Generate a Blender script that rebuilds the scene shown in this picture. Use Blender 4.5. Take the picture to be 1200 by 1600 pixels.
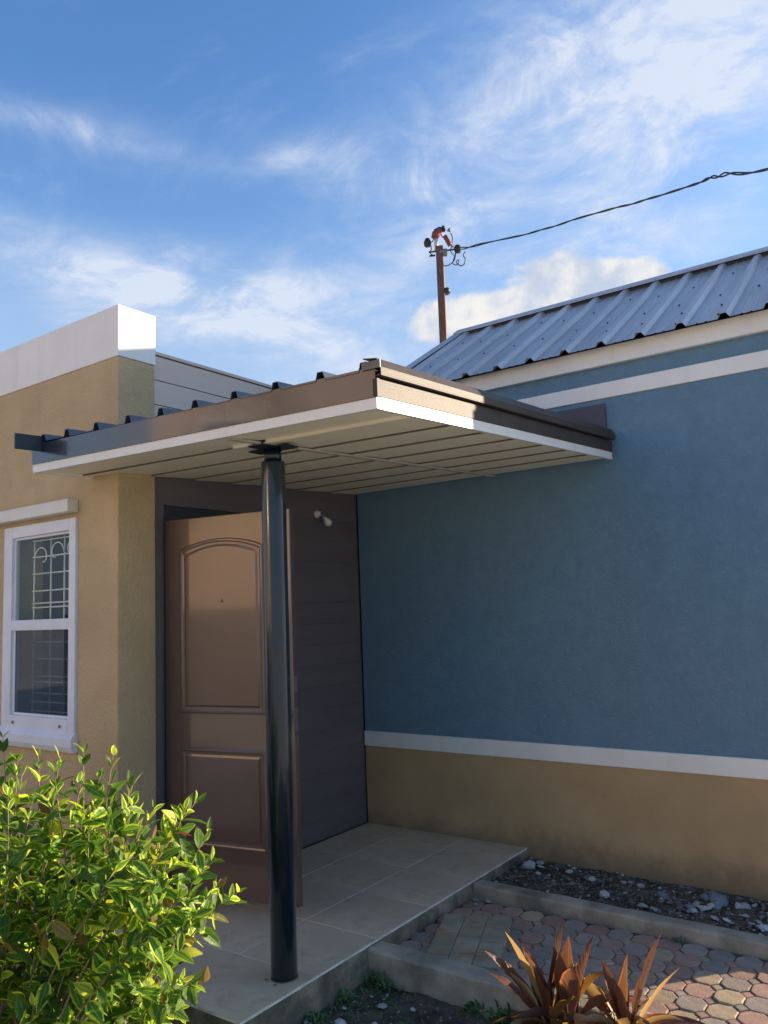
import bpy, bmesh, math, random
from mathutils import Vector, Matrix, noise
random.seed(7)
S = bpy.context.scene
for o in list(bpy.data.objects): bpy.data.objects.remove(o)
R_ = math.radians
# ------------------------------------------------------------------ camera
CAM = Vector((3.6672, -2.6405, 1.5580))
FW = Vector((-0.57654, 0.80821, 0.11997)); RT = Vector((0.81075, 0.58411, -0.03883)); UP = Vector((0.10146, -0.07488, 0.99202))
cd = bpy.data.cameras.new('camera'); cam = bpy.data.objects.new('camera', cd); S.collection.objects.link(cam)
cam.matrix_world = Matrix(((RT.x, UP.x, -FW.x, CAM.x), (RT.y, UP.y, -FW.y, CAM.y), (RT.z, UP.z, -FW.z, CAM.z), (0, 0, 0, 1)))
cd.sensor_fit = 'HORIZONTAL'; cd.sensor_width = 36; cd.lens = 1235.35 / 1200 * 36; cd.clip_end = 3000; cd.clip_start = 0.02
S.camera = cam
S.render.resolution_x = 768; S.render.resolution_y = 1024
# ------------------------------------------------------------------ sun, sky, exposure
SUN_EL, SUN_AZ = 12.4, 39.7            # azimuth clockwise from +Y
sd = Vector((math.sin(R_(SUN_AZ)) * math.cos(R_(SUN_EL)), math.cos(R_(SUN_AZ)) * math.cos(R_(SUN_EL)), math.sin(R_(SUN_EL))))
sl = bpy.data.lights.new('sun', 'SUN'); sl.energy = 5.0; sl.angle = R_(0.5); sl.color = (1.0, 0.82, 0.61)
so = bpy.data.objects.new('sun', sl); S.collection.objects.link(so); so.rotation_euler = (-sd).to_track_quat('-Z', 'Y').to_euler(); so.location = (8, 8, 6)
S.view_settings.view_transform = 'Standard'; S.view_settings.look = 'None'; S.view_settings.gamma = 1; S.view_settings.use_curve_mapping = False
S.view_settings.exposure = 1.2
SKY_STRENGTH = 0.12

W = bpy.data.worlds.new('World'); S.world = W; W.use_nodes = True
nt = W.node_tree; nt.nodes.clear()
def N(tree, t, **kw):
    n = tree.nodes.new(t)
    for k, v in kw.items(): setattr(n, k, v)
    return n
def setin(tree, n, i, v):
    if v is None: return
    if isinstance(v, bpy.types.NodeSocket): tree.links.new(v, n.inputs[i])
    else: n.inputs[i].default_value = v
def M_(tree, op, a, b=None, c=None, clamp=False):
    n = N(tree, 'ShaderNodeMath', operation=op, use_clamp=clamp)
    for i, v in enumerate((a, b, c)): setin(tree, n, i, v)
    return n.outputs[0]
def V_(tree, op, a, b=None, out=0):
    n = N(tree, 'ShaderNodeVectorMath', operation=op)
    setin(tree, n, 0, a); setin(tree, n, 1, b)
    return n.outputs[out]
def noise_(tree, vec, scale, detail=4, rough=.5, dist=0., lac=2.):
    n = N(tree, 'ShaderNodeTexNoise'); setin(tree, n, 'Vector', vec)
    n.inputs['Scale'].default_value = scale; n.inputs['Detail'].default_value = detail; n.inputs['Roughness'].default_value = rough
    n.inputs['Distortion'].default_value = dist; n.inputs['Lacunarity'].default_value = lac
    return n.outputs[0]
def ramp_(tree, f, lo, hi, smooth=True):
    n = N(tree, 'ShaderNodeMapRange', interpolation_type='SMOOTHSTEP' if smooth else 'LINEAR'); setin(tree, n, 0, f)
    n.inputs[1].default_value = lo; n.inputs[2].default_value = hi; return n.outputs[0]
def mix_(tree, f, a, b, mode='MIX'):
    n = N(tree, 'ShaderNodeMix', data_type='RGBA', blend_type=mode)
    setin(tree, n, 0, f)
    for i, v in ((6, a), (7, b)):
        if isinstance(v, bpy.types.NodeSocket): tree.links.new(v, n.inputs[i])
        else: n.inputs[i].default_value = tuple(v) + ((1,) if len(v) == 3 else ())
    return n.outputs[2]

def build_sky():
    t = nt
    sky = N(t, 'ShaderNodeTexSky', sky_type='NISHITA'); sky.sun_disc = False
    sky.sun_elevation = R_(SUN_EL); sky.sun_rotation = R_(SUN_AZ); sky.air_density = 1.0; sky.dust_density = 1.6; sky.ozone_density = 2.0
    d = V_(t, 'NORMALIZE', N(t, 'ShaderNodeTexCoord').outputs['Generated'])
    sep = N(t, 'ShaderNodeSeparateXYZ'); t.links.new(d, sep.inputs[0]); z = sep.outputs[2]
    # cloud layer coordinates: project directions on a high flat layer
    zc = M_(t, 'MAXIMUM', M_(t, 'ADD', z, 0.12), 0.05)
    comb = N(t, 'ShaderNodeCombineXYZ'); t.links.new(M_(t, 'DIVIDE', sep.outputs[0], zc), comb.inputs[0]); t.links.new(M_(t, 'DIVIDE', sep.outputs[1], zc), comb.inputs[1])
    lay = comb.outputs[0]
    mp = N(t, 'ShaderNodeMapping'); t.links.new(lay, mp.inputs[0]); mp.inputs['Rotation'].default_value = (0, 0, R_(-32)); mp.inputs['Scale'].default_value = (1.0, 1.7, 1)
    streak = noise_(t, mp.outputs[0], 1.7, 9, .62, .5)
    fine = noise_(t, lay, 4.6, 10, .66, .5)
    def blob(c, r1, r2, ang=0.):          # elliptical patch of sky round direction c
        c = Vector(c).normalized(); e1 = c.cross(Vector((0, 0, 1))).normalized(); e2 = e1.cross(c)
        a, b = math.cos(R_(ang)), math.sin(R_(ang)); e1, e2 = e1 * a + e2 * b, e2 * a - e1 * b
        df = V_(t, 'SUBTRACT', d, tuple(c))
        p = M_(t, 'DIVIDE', V_(t, 'DOT_PRODUCT', df, tuple(e1), 1), r1); q = M_(t, 'DIVIDE', V_(t, 'DOT_PRODUCT', df, tuple(e2), 1), r2)
        s = M_(t, 'ADD', M_(t, 'MULTIPLY', p, p), M_(t, 'MULTIPLY', q, q))
        return M_(t, 'EXPONENT', M_(t, 'MULTIPLY', s, -1.0))
    def add(lst):
        r = lst[0]
        for x in lst[1:]: r = M_(t, 'ADD', r, x)
        return r
    def mul(a, k): return M_(t, 'MULTIPLY', a, k)
    veil = add([mul(blob(c, a, b, g_), w) for (c, a, b, g_, w) in [
        ((-0.273, 0.77, 0.577), 0.227, 0.082, 25, 0.75), ((-0.208, 0.865, 0.457), 0.184, 0.085, 20, 0.60), ((-0.482, 0.727, 0.489), 0.097, 0.037, -20, 0.75),
        ((-0.571, 0.638, 0.517), 0.051, 0.016, 15, 0.50), ((-0.725, 0.447, 0.524), 0.116, 0.014, -4, 0.5), ((-0.697, 0.498, 0.515), 0.091, 0.028, 0, 0.20),
        ((-0.757, 0.524, 0.391), 0.117, 0.030, -12, 0.85), ((-0.65, 0.662, 0.373), 0.185, 0.043, -4, 0.95), ((-0.697, 0.633, 0.337), 0.170, 0.023, -5, 0.40),
        ((-0.263, 0.751, 0.606), 0.135, 0.040, 25, 0.40), ((-0.13, 0.838, 0.529), 0.099, 0.099, 10, 0.50), ((-0.453, 0.788, 0.416), 0.154, 0.046, 0, 0.35), ((-0.572, 0.76, 0.308), 0.159, 0.048, 0, 0.35)]]
        + [mul(ramp_(t, streak, .50, .8), .28)])
    tex = ramp_(t, M_(t, 'ADD', mul(streak, .38), mul(fine, .62)), .37, .78)
    veil = M_(t, 'MULTIPLY', mul(veil, 1.9), M_(t, 'ADD', mul(tex, 1.05), .12), clamp=True)
    # low cumulus bank
    puff = noise_(t, V_(t, 'MULTIPLY', d, (1, 1, 1.5)), 11, 8, .58, .15)
    cum = add([mul(blob(c, a, b), w) for (c, a, b, w) in [((-0.444, 0.827, 0.344), 0.078, 0.030, 0.9), ((-0.356, 0.858, 0.37), 0.084, 0.034, 1.0), ((-0.286, 0.882, 0.374), 0.060, 0.021, .9), ((-0.483, 0.801, 0.355), 0.031, 0.027, .5), ((-0.239, 0.898, 0.37), 0.022, 0.012, .6), ((.3, .9, .2), .2, .04, .9), ((.75, .6, .12), .3, .05, .8), ((-.9, .1, .12), .3, .04, .8)]])
    cumm = ramp_(t, M_(t, 'ADD', cum, mul(M_(t, 'SUBTRACT', puff, .5), 2.5)), .30, .80)
    cumm = M_(t, 'MULTIPLY', cumm, ramp_(t, cum, .08, .35))
    shade = ramp_(t, noise_(t, V_(t, 'ADD', d, (0.012, -.01, .03)), 13, 8, .6), .38, .60)
    # far away scattered cloud everywhere else keeps the rest of the sky alike
    zz = ramp_(t, z, 0.0, .35)
    base = mix_(t, 1.0, sky.outputs[0], (0.60, 0.87, 1.18), 'MULTIPLY')
    hz = mix_(t, zz, (6.2, 6.6, 7.2), (0, 0, 0))
    base = mix_(t, M_(t, 'MULTIPLY', M_(t, 'SUBTRACT', 1., ramp_(t, z, 0.05, .62)), .62), base, (1.45, 2.15, 3.05))
    # glow side of the sky brightens the clouds that face the sun
    base = mix_(t, M_(t, 'MULTIPLY', M_(t, 'SUBTRACT', 1., ramp_(t, z, 0.18, .48)), .55), base, (2.2, 2.6, 3.2))
    sunny = M_(t, 'POWER', M_(t, 'MAXIMUM', V_(t, 'DOT_PRODUCT', d, tuple(sd), 1), 0.0), 6)
    cloudc = mix_(t, sunny, (2.7, 2.95, 3.45), (3.9, 3.85, 3.85))
    cumc = mix_(t, shade, (2.1, 2.35, 2.85), (3.5, 3.38, 3.2))
    col = mix_(t, mul(veil, .9), base, cloudc)
    col = mix_(t, M_(t, 'MULTIPLY', cumm, .92), col, cumc)
    bg = N(t, 'ShaderNodeBackground'); t.links.new(col, bg.inputs[0]); bg.inputs[1].default_value = SKY_STRENGTH
    out = N(t, 'ShaderNodeOutputWorld'); t.links.new(bg.outputs[0], out.inputs[0])
build_sky()

# ------------------------------------------------------------------ materials
def mat(name, color, rough=.6, metal=0., spec=.5, coat=0., coat_r=.05, var=0., var_scale=3., var2=None, bump=0., bscale=120., bdet=3, bump2=0., b2scale=18., dirt=None, dirt_scale=2., dirt_lo=.5, dirt_hi=.7, dirt_amt=.6, trans=0., coord='Object', rnd=0., stretch=None, finish=None):
    m = bpy.data.materials.new(name); m.use_nodes = True; t = m.node_tree; b = t.nodes['Principled BSDF']
    tc = N(t, 'ShaderNodeTexCoord'); vec = tc.outputs[coord]
    if stretch:
        mp = N(t, 'ShaderNodeMapping'); t.links.new(vec, mp.inputs[0]); mp.inputs['Scale'].default_value = stretch; vec = mp.outputs[0]
    c = None
    col = tuple(color) + (1,)
    cur = None
    if var:
        n = noise_(t, vec, var_scale, 6, .6)
        dark = tuple(x * (1 - var) for x in color); light = tuple(min(1, x * (1 + var)) for x in color) if var2 is None else var2
        cur = mix_(t, ramp_(t, n, .3, .7), dark, light)
    if dirt:
        n = noise_(t, vec, dirt_scale, 8, .65)
        cur = mix_(t, M_(t, 'MULTIPLY', ramp_(t, n, dirt_lo, dirt_hi), dirt_amt), cur if cur else color, dirt)
    if rnd:
        oi = N(t, 'ShaderNodeObjectInfo'); hs = N(t, 'ShaderNodeHueSaturation')
        if cur: t.links.new(cur, hs.inputs['Color'])
        else: hs.inputs['Color'].default_value = col
        t.links.new(M_(t, 'MULTIPLY_ADD', oi.outputs['Random'], rnd, 1 - rnd / 2), hs.inputs['Value']); cur = hs.outputs[0]
    if finish: cur = finish(t, vec, cur if cur else None, b)
    if cur: t.links.new(cur, b.inputs['Base Color'])
    else: b.inputs['Base Color'].default_value = col
    b.inputs['Roughness'].default_value = rough; b.inputs['Metallic'].default_value = metal; b.inputs['Specular IOR Level'].default_value = spec
    b.inputs['Coat Weight'].default_value = coat; b.inputs['Coat Roughness'].default_value = coat_r
    nrm = None
    if bump:
        h = noise_(t, vec, bscale, bdet, .55)
        if bump2:
            h = M_(t, 'ADD', h, M_(t, 'MULTIPLY', noise_(t, vec, b2scale, 4, .6), bump2))
        bp = N(t, 'ShaderNodeBump'); t.links.new(h, bp.inputs['Height']); bp.inputs['Strength'].default_value = 1; bp.inputs['Distance'].default_value = bump
        t.links.new(bp.outputs[0], b.inputs['Normal'])
    return m
MT = {}
def splash(z0, z1, col, amt):
    def f(t, vec, cur, b):
        sp = N(t, 'ShaderNodeSeparateXYZ'); t.links.new(N(t, 'ShaderNodeTexCoord').outputs['Object'], sp.inputs[0])
        n = noise_(t, vec, 7, 7, .65); h = M_(t, 'ADD', sp.outputs[2], M_(t, 'MULTIPLY', M_(t, 'SUBTRACT', n, .5), (z1 - z0) * 1.6))
        return mix_(t, M_(t, 'MULTIPLY', M_(t, 'SUBTRACT', 1., ramp_(t, h, z0, z1)), amt), cur, col)
    return f
def streaks(col, amt, scale):
    def f(t, vec, cur, b):
        mp = N(t, 'ShaderNodeMapping'); t.links.new(N(t, 'ShaderNodeTexCoord').outputs['Object'], mp.inputs[0]); mp.inputs['Scale'].default_value = (scale, scale, .35)
        n = noise_(t, mp.outputs[0], 1., 6, .65); return mix_(t, M_(t, 'MULTIPLY', ramp_(t, n, .52, .75), amt), cur, col)
    return f
MT['stucco'] = mat('beige_stucco', (.58, .435, .25), .92, finish=streaks((.34, .26, .16), .28, 3.5), var=.10, var_scale=1.8, bump=.012, bscale=70, bdet=5, bump2=.6, b2scale=28, spec=.2, dirt=(.40, .30, .19), dirt_scale=3, dirt_lo=.52, dirt_hi=.75, dirt_amt=.35)
MT['white_wall'] = mat('white_wall_paint', (.83, .82, .77), .75, finish=streaks((.48, .45, .38), .22, 7), var=.04, var_scale=3, bump=.0012, bscale=60, spec=.3, dirt=(.5, .47, .42), dirt_scale=4, dirt_lo=.6, dirt_hi=.8, dirt_amt=.25)
MT['blue'] = mat('blue_wall_paint', (.148, .255, .345), .85, finish=streaks((.12, .19, .25), .22, 5), var=.05, var_scale=9, bump=.009, bscale=80, bdet=5, bump2=.6, b2scale=30, spec=.25, dirt=(.185, .305, .385), dirt_scale=22, dirt_lo=.5, dirt_hi=.68, dirt_amt=.5)
MT['tan'] = mat('tan_plinth_paint', (.50, .35, .185), .85, finish=splash(-.08, .16, (.16, .125, .085), .65), var=.08, var_scale=2.5, bump=.002, bscale=90, bdet=4, spec=.25, dirt=(.30, .22, .14), dirt_scale=2.2, dirt_lo=.5, dirt_hi=.8, dirt_amt=.4)
MT['brown'] = mat('brown_siding_paint', (.125, .108, .112), .4, var=.08, var_scale=3, bump=.0006, bscale=90, spec=.5, stretch=(1, .3, 3))
MT['siding'] = mat('taupe_siding_paint', (.60, .49, .41), .5, var=.06, var_scale=3, bump=.0006, bscale=90, spec=.4, stretch=(1, .3, 3))
MT['door'] = mat('brown_gloss_door_paint', (.085, .046, .038), .38, var=.06, var_scale=5, bump=.0005, bscale=26, bdet=3, spec=.8, coat=1.0, coat_r=.07)
MT['dark_header'] = mat('dark_header_paint', (.035, .038, .05), .4, spec=.5)
MT['slate'] = mat('slate_gloss_metal_paint', (.022, .033, .050), .25, metal=0., spec=.5, coat=.75, coat_r=.07, bump=.006, bscale=4, bdet=3, var=.12, var_scale=6)
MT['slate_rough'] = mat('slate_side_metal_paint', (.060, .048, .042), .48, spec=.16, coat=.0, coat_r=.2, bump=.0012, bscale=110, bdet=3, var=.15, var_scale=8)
MT['trim'] = mat('white_gloss_trim_paint', (.76, .74, .68), .4, spec=.5, finish=streaks((.5, .46, .38), .2, 9), var=.03, var_scale=5, bump=.0004, bscale=40, coat=.3, coat_r=.2, dirt=(.5, .46, .38), dirt_scale=7, dirt_lo=.62, dirt_hi=.8, dirt_amt=.4)
MT['ceiling'] = mat('cream_ceiling_paint', (.88, .80, .62), .42, spec=.5, var=.04, var_scale=3, rnd=.06, bump=.0006, bscale=30)
MT['fence'] = mat('dark_reflection_fence', (.035, .04, .035), .6)
MT['gap_shade_sealant'] = mat('gap_shade_and_sealant', (.13, .105, .07), .9)  # shade colour for the ceiling gaps, shared with the post sealant
MT['batten'] = mat('grey_batten_paint', (.42, .40, .34), .5)
MT['black_post'] = mat('black_gloss_post_paint', (.006, .016, .024), .25, spec=.35, coat=.6, coat_r=.07, bump=.0007, bscale=9, bdet=3, dirt=(.20, .19, .17), dirt_scale=30, dirt_lo=.70, dirt_hi=.74, dirt_amt=.5)
def roof_fin(t, vec, cur, b): 
    g = noise_(t, vec, 5, 6, .6); t.links.new(M_(t, 'MULTIPLY_ADD', g, .22, .22), b.inputs['Roughness'])
    return cur
MT['roof'] = mat('grey_metal_roof_sheet', (.50, .46, .43), .40, metal=.3, spec=.5, var=.10, var_scale=3, stretch=(3, .5, .5), bump=.0015, bscale=2.5, bdet=2, dirt=(.36, .33, .31), dirt_scale=4, dirt_lo=.58, dirt_hi=.75, dirt_amt=.4, rnd=.10, finish=roof_fin)
MT['roof_dark'] = mat('dark_roof_closure', (.03, .03, .035), .6)
MT['rust'] = mat('rust_stain', (.20, .10, .07), .8, var=.3, var_scale=30)
MT['barge'] = mat('matt_slate_paint', (.03, .045, .055), .7, spec=.3)
MT['canopy_sheet'] = mat('dark_canopy_sheet', (.06, .07, .09), .35, metal=.3, coat=.4, coat_r=.15)
MT['tile'] = mat('floor_tile', (.64, .51, .36), .5, var=.12, var_scale=2.6, spec=.4, rnd=.10, dirt=(.20, .175, .145), dirt_scale=4, dirt_lo=.5, dirt_hi=.75, dirt_amt=.6, bump=.0006, bscale=40)
MT['grout'] = mat('pale_grout', (.74, .70, .62), .9, var=.3, var_scale=8)
MT['concrete'] = mat('kerb_concrete', (.42, .36, .27), .92, var=.2, var_scale=5, spec=.2, bump=.003, bscale=70, bdet=5, bump2=1.2, b2scale=14, dirt=(.13, .12, .095), dirt_scale=3.5, dirt_lo=.45, dirt_hi=.72, dirt_amt=.75)
MT['slab_side'] = mat('stained_slab_concrete', (.30, .25, .18), .92, var=.3, var_scale=6, spec=.2, bump=.004, bscale=60, bdet=5, bump2=1.2, b2scale=12, dirt=(.10, .095, .07), dirt_scale=5, dirt_lo=.42, dirt_hi=.62, dirt_amt=.8)
def paver(name, c): return mat(name, c, .9, var=.16, var_scale=14, spec=.25, rnd=.3, bump=.003, bscale=150, bdet=4, bump2=1., b2scale=24, dirt=tuple(x * .5 for x in c), dirt_scale=3, dirt_lo=.45, dirt_hi=.75, dirt_amt=.6)
MT['pv_red'] = paver('red_paver', (.42, .26, .195)); MT['pv_grey'] = paver('grey_paver', (.36, .285, .23)); MT['pv_tan'] = paver('tan_paver', (.46, .345, .22))
MT['sand'] = mat('joint_sand', (.085, .075, .06), .95, var=.4, var_scale=20, bump=.006, bscale=90)
MT['soil'] = mat('dark_soil', (.11, .095, .07), .97, var=.45, var_scale=9, bump=.02, bscale=26, bdet=8, spec=.1)
MT['dry_ground'] = mat('pale_bounce_ground', (.62, .56, .45), .95, var=.3, var_scale=.6, bump=.02, bscale=6)  # yard colour raised to bounce sunlight up onto the canopy ceiling
MT['stone_a'] = mat('pale_stone_chip', (.46, .46, .44), .8, var=.2, var_scale=12, rnd=.5)
MT['stone_b'] = mat('blue_grey_stone_chip', (.20, .24, .28), .8, var=.25, var_scale=12, rnd=.4)
MT['stone_c'] = mat('dark_gravel', (.22, .205, .18), .9, var=.3, var_scale=12, rnd=.6)
def cover_fin(t, vec, cur, b):
    n = noise_(t, vec, 5, 6, .6, .8)
    return mix_(t, M_(t, 'MULTIPLY', ramp_(t, n, .5, .62), .65), cur, (.40, .19, .09))
MT['cover'] = mat('cover_tile', (.36, .31, .21), .8, var=.15, var_scale=8, rnd=.15, bump=.001, bscale=60, finish=cover_fin)
MT['frame'] = mat('white_window_paint', (.74, .76, .80), .5, var=.05, var_scale=6, bump=.0008, bscale=40, spec=.4)
MT['hood'] = mat('cream_hood_paint', (.74, .72, .64), .6, var=.05, var_scale=5, bump=.001, bscale=40)
MT['grille'] = mat('cream_grille_paint', (.80, .78, .62), .5)
MT['curtain'] = mat('grey_green_curtain', (.40, .46, .42), .9, var=.15, var_scale=5)
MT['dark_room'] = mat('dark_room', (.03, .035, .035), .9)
MT['metal'] = mat('dull_metal', (.25, .24, .22), .45, metal=.8)
MT['rusty_pole'] = mat('rusty_steel_pole', (.15, .08, .055), .7, var=.35, var_scale=8, stretch=(1, 1, .2), metal=.2)
MT['pale_pipe'] = mat('pale_pipe', (.55, .50, .45), .5)
MT['black'] = mat('black_plastic', (.018, .018, .02), .5)
MT['grey_plastic'] = mat('grey_plastic', (.16, .17, .18), .5)
MT['red_plastic'] = mat('red_ceramic', (.22, .035, .03), .5)
MT['lamp_glass'] = mat('white_lamp_shade', (.8, .78, .7), .4)
MT['wood'] = mat('twig_bark', (.24, .17, .105), .85, var=.35, var_scale=22, bump=.002, bscale=80)
MT['neighbour'] = mat('neighbour_orange_stucco', (.60, .42, .28), .9, var=.08, var_scale=.8, bump=.004, bscale=50)
MT['glass_far'] = mat('dark_window_glass', (.02, .025, .03), .1, spec=.8)
MT['weed'] = mat('weed_leaf', (.08, .17, .05), .6, var=.3, var_scale=20)
def glass_mat(name, tint, refl=.0, dark=0.):
    m = bpy.data.materials.new(name); m.use_nodes = True; t = m.node_tree; t.nodes.clear()
    fr = N(t, 'ShaderNodeFresnel'); fr.inputs[0].default_value = 1.5
    tr = N(t, 'ShaderNodeBsdfTransparent'); tr.inputs[0].default_value = tint + (1,)
    gl = N(t, 'ShaderNodeBsdfGlossy'); gl.inputs['Roughness'].default_value = .02
    mx = N(t, 'ShaderNodeMixShader'); bf = N(t, 'ShaderNodeNewGeometry'); t.links.new(M_(t, 'MULTIPLY', M_(t, 'ADD', fr.outputs[0], refl, clamp=True), M_(t, 'SUBTRACT', 1., bf.outputs['Backfacing'])), mx.inputs[0]); t.links.new(tr.outputs[0], mx.inputs[1]); t.links.new(gl.outputs[0], mx.inputs[2])
    last = mx
    if dark:
        df = N(t, 'ShaderNodeBsdfDiffuse'); df.inputs[0].default_value = (.10, .13, .17, 1)
        m2 = N(t, 'ShaderNodeMixShader'); m2.inputs[0].default_value = dark; t.links.new(mx.outputs[0], m2.inputs[1]); t.links.new(df.outputs[0], m2.inputs[2]); last = m2
    o = N(t, 'ShaderNodeOutputMaterial'); t.links.new(last.outputs[0], o.inputs[0]); return m
MT['glass'] = glass_mat('window_glass', (.95, .97, .95), .0)
MT['screen'] = glass_mat('insect_screen', (.8, .85, .9), 0., .24)

def leaf_mat(name, mid, edge, edge_lo=.42, edge_hi=.75, edge_amt=1., transl=.5, rough=.38, alt=None, vein=True):
    m = bpy.data.materials.new(name); m.use_nodes = True; t = m.node_tree; b = t.nodes['Principled BSDF']
    uv = N(t, 'ShaderNodeUVMap'); sp = N(t, 'ShaderNodeSeparateXYZ'); t.links.new(uv.outputs[0], sp.inputs[0])
    u = M_(t, 'ABSOLUTE', M_(t, 'MULTIPLY_ADD', sp.outputs[0], 2., -1.))
    geo = N(t, 'ShaderNodeNewGeometry'); oi = N(t, 'ShaderNodeObjectInfo')
    r = M_(t, 'FRACT', M_(t, 'ADD', M_(t, 'MULTIPLY', geo.outputs['Random Per Island'], 7.13), M_(t, 'MULTIPLY', oi.outputs['Random'], 3.7)))
    comb = N(t, 'ShaderNodeCombineXYZ'); t.links.new(sp.outputs[0], comb.inputs[0]); t.links.new(sp.outputs[1], comb.inputs[1]); t.links.new(M_(t, 'MULTIPLY', r, 31.), comb.inputs[2])
    wob = noise_(t, comb.outputs[0], 3.2, 3, .6)
    e = M_(t, 'ADD', u, M_(t, 'MULTIPLY', M_(t, 'SUBTRACT', wob, .5), .9))
    k = M_(t, 'MULTIPLY', ramp_(t, e, edge_lo, edge_hi), edge_amt)
    k = M_(t, 'MULTIPLY', k, M_(t, 'MULTIPLY_ADD', ramp_(t, r, .25, .8), .85, .15))
    c = mix_(t, k, mid, edge)
    if alt and len(alt) > 2:
        r3 = M_(t, 'FRACT', M_(t, 'MULTIPLY', r, 41.7)); c = mix_(t, ramp_(t, r3, .955, .97), c, alt[2])
    if alt:
        r2 = M_(t, 'FRACT', M_(t, 'MULTIPLY', r, 17.3)); c = mix_(t, ramp_(t, r2, alt[1], min(1, alt[1] + .1)), c, alt[0])
    if vein:
        vn = ramp_(t, u, .0, .07); c = mix_(t, M_(t, 'MULTIPLY', M_(t, 'SUBTRACT', 1., vn), .5), c, tuple(min(1, x * 1.3 + .02) for x in edge))
    hs = N(t, 'ShaderNodeHueSaturation'); t.links.new(c, hs.inputs['Color']); t.links.new(M_(t, 'MULTIPLY_ADD', r, .8, .6), hs.inputs['Value'])
    t.links.new(hs.outputs[0], b.inputs['Base Color']); b.inputs['Roughness'].default_value = rough; b.inputs['Specular IOR Level'].default_value = .45
    bp = N(t, 'ShaderNodeBump'); w = N(t, 'ShaderNodeTexWave'); w.inputs['Scale'].default_value = 5.; w.bands_direction = 'Y'
    cv = N(t, 'ShaderNodeCombineXYZ'); t.links.new(M_(t, 'SUBTRACT', sp.outputs[1], M_(t, 'MULTIPLY', u, .18)), cv.inputs[1]); t.links.new(cv.outputs[0], w.inputs[0])
    t.links.new(w.outputs[1], bp.inputs['Height']); bp.inputs['Distance'].default_value = .0012; bp.inputs['Strength'].default_value = .6; t.links.new(bp.outputs[0], b.inputs['Normal'])
    tl = N(t, 'ShaderNodeBsdfTranslucent'); t.links.new(mix_(t, 1., hs.outputs[0], (1.5, 1.5, .9), 'MULTIPLY'), tl.inputs[0])
    mx = N(t, 'ShaderNodeMixShader'); mx.inputs[0].default_value = transl; t.links.new(b.outputs[0], mx.inputs[1]); t.links.new(tl.outputs[0], mx.inputs[2])
    t.links.new(mx.outputs[0], t.nodes['Material Output'].inputs[0]); return m
MT['leaf'] = leaf_mat('variegated_leaf', (.075, .19, .03), (.58, .66, .07), alt=((.55, .56, .06), .90, (.26, .16, .07)))
MT['leaf_red'] = leaf_mat('red_young_leaf', (.30, .06, .04), (.40, .12, .06))
MT['ti_leaf'] = leaf_mat('maroon_ti_leaf', (.13, .058, .038), (.30, .10, .06), .75, .95, .9, .32, .36, alt=((.30, .15, .035), .80))
MT['ti_dry'] = leaf_mat('dry_ti_leaf', (.42, .26, .13), (.50, .36, .20), .5, .9, .7, .35, .7)

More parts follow.
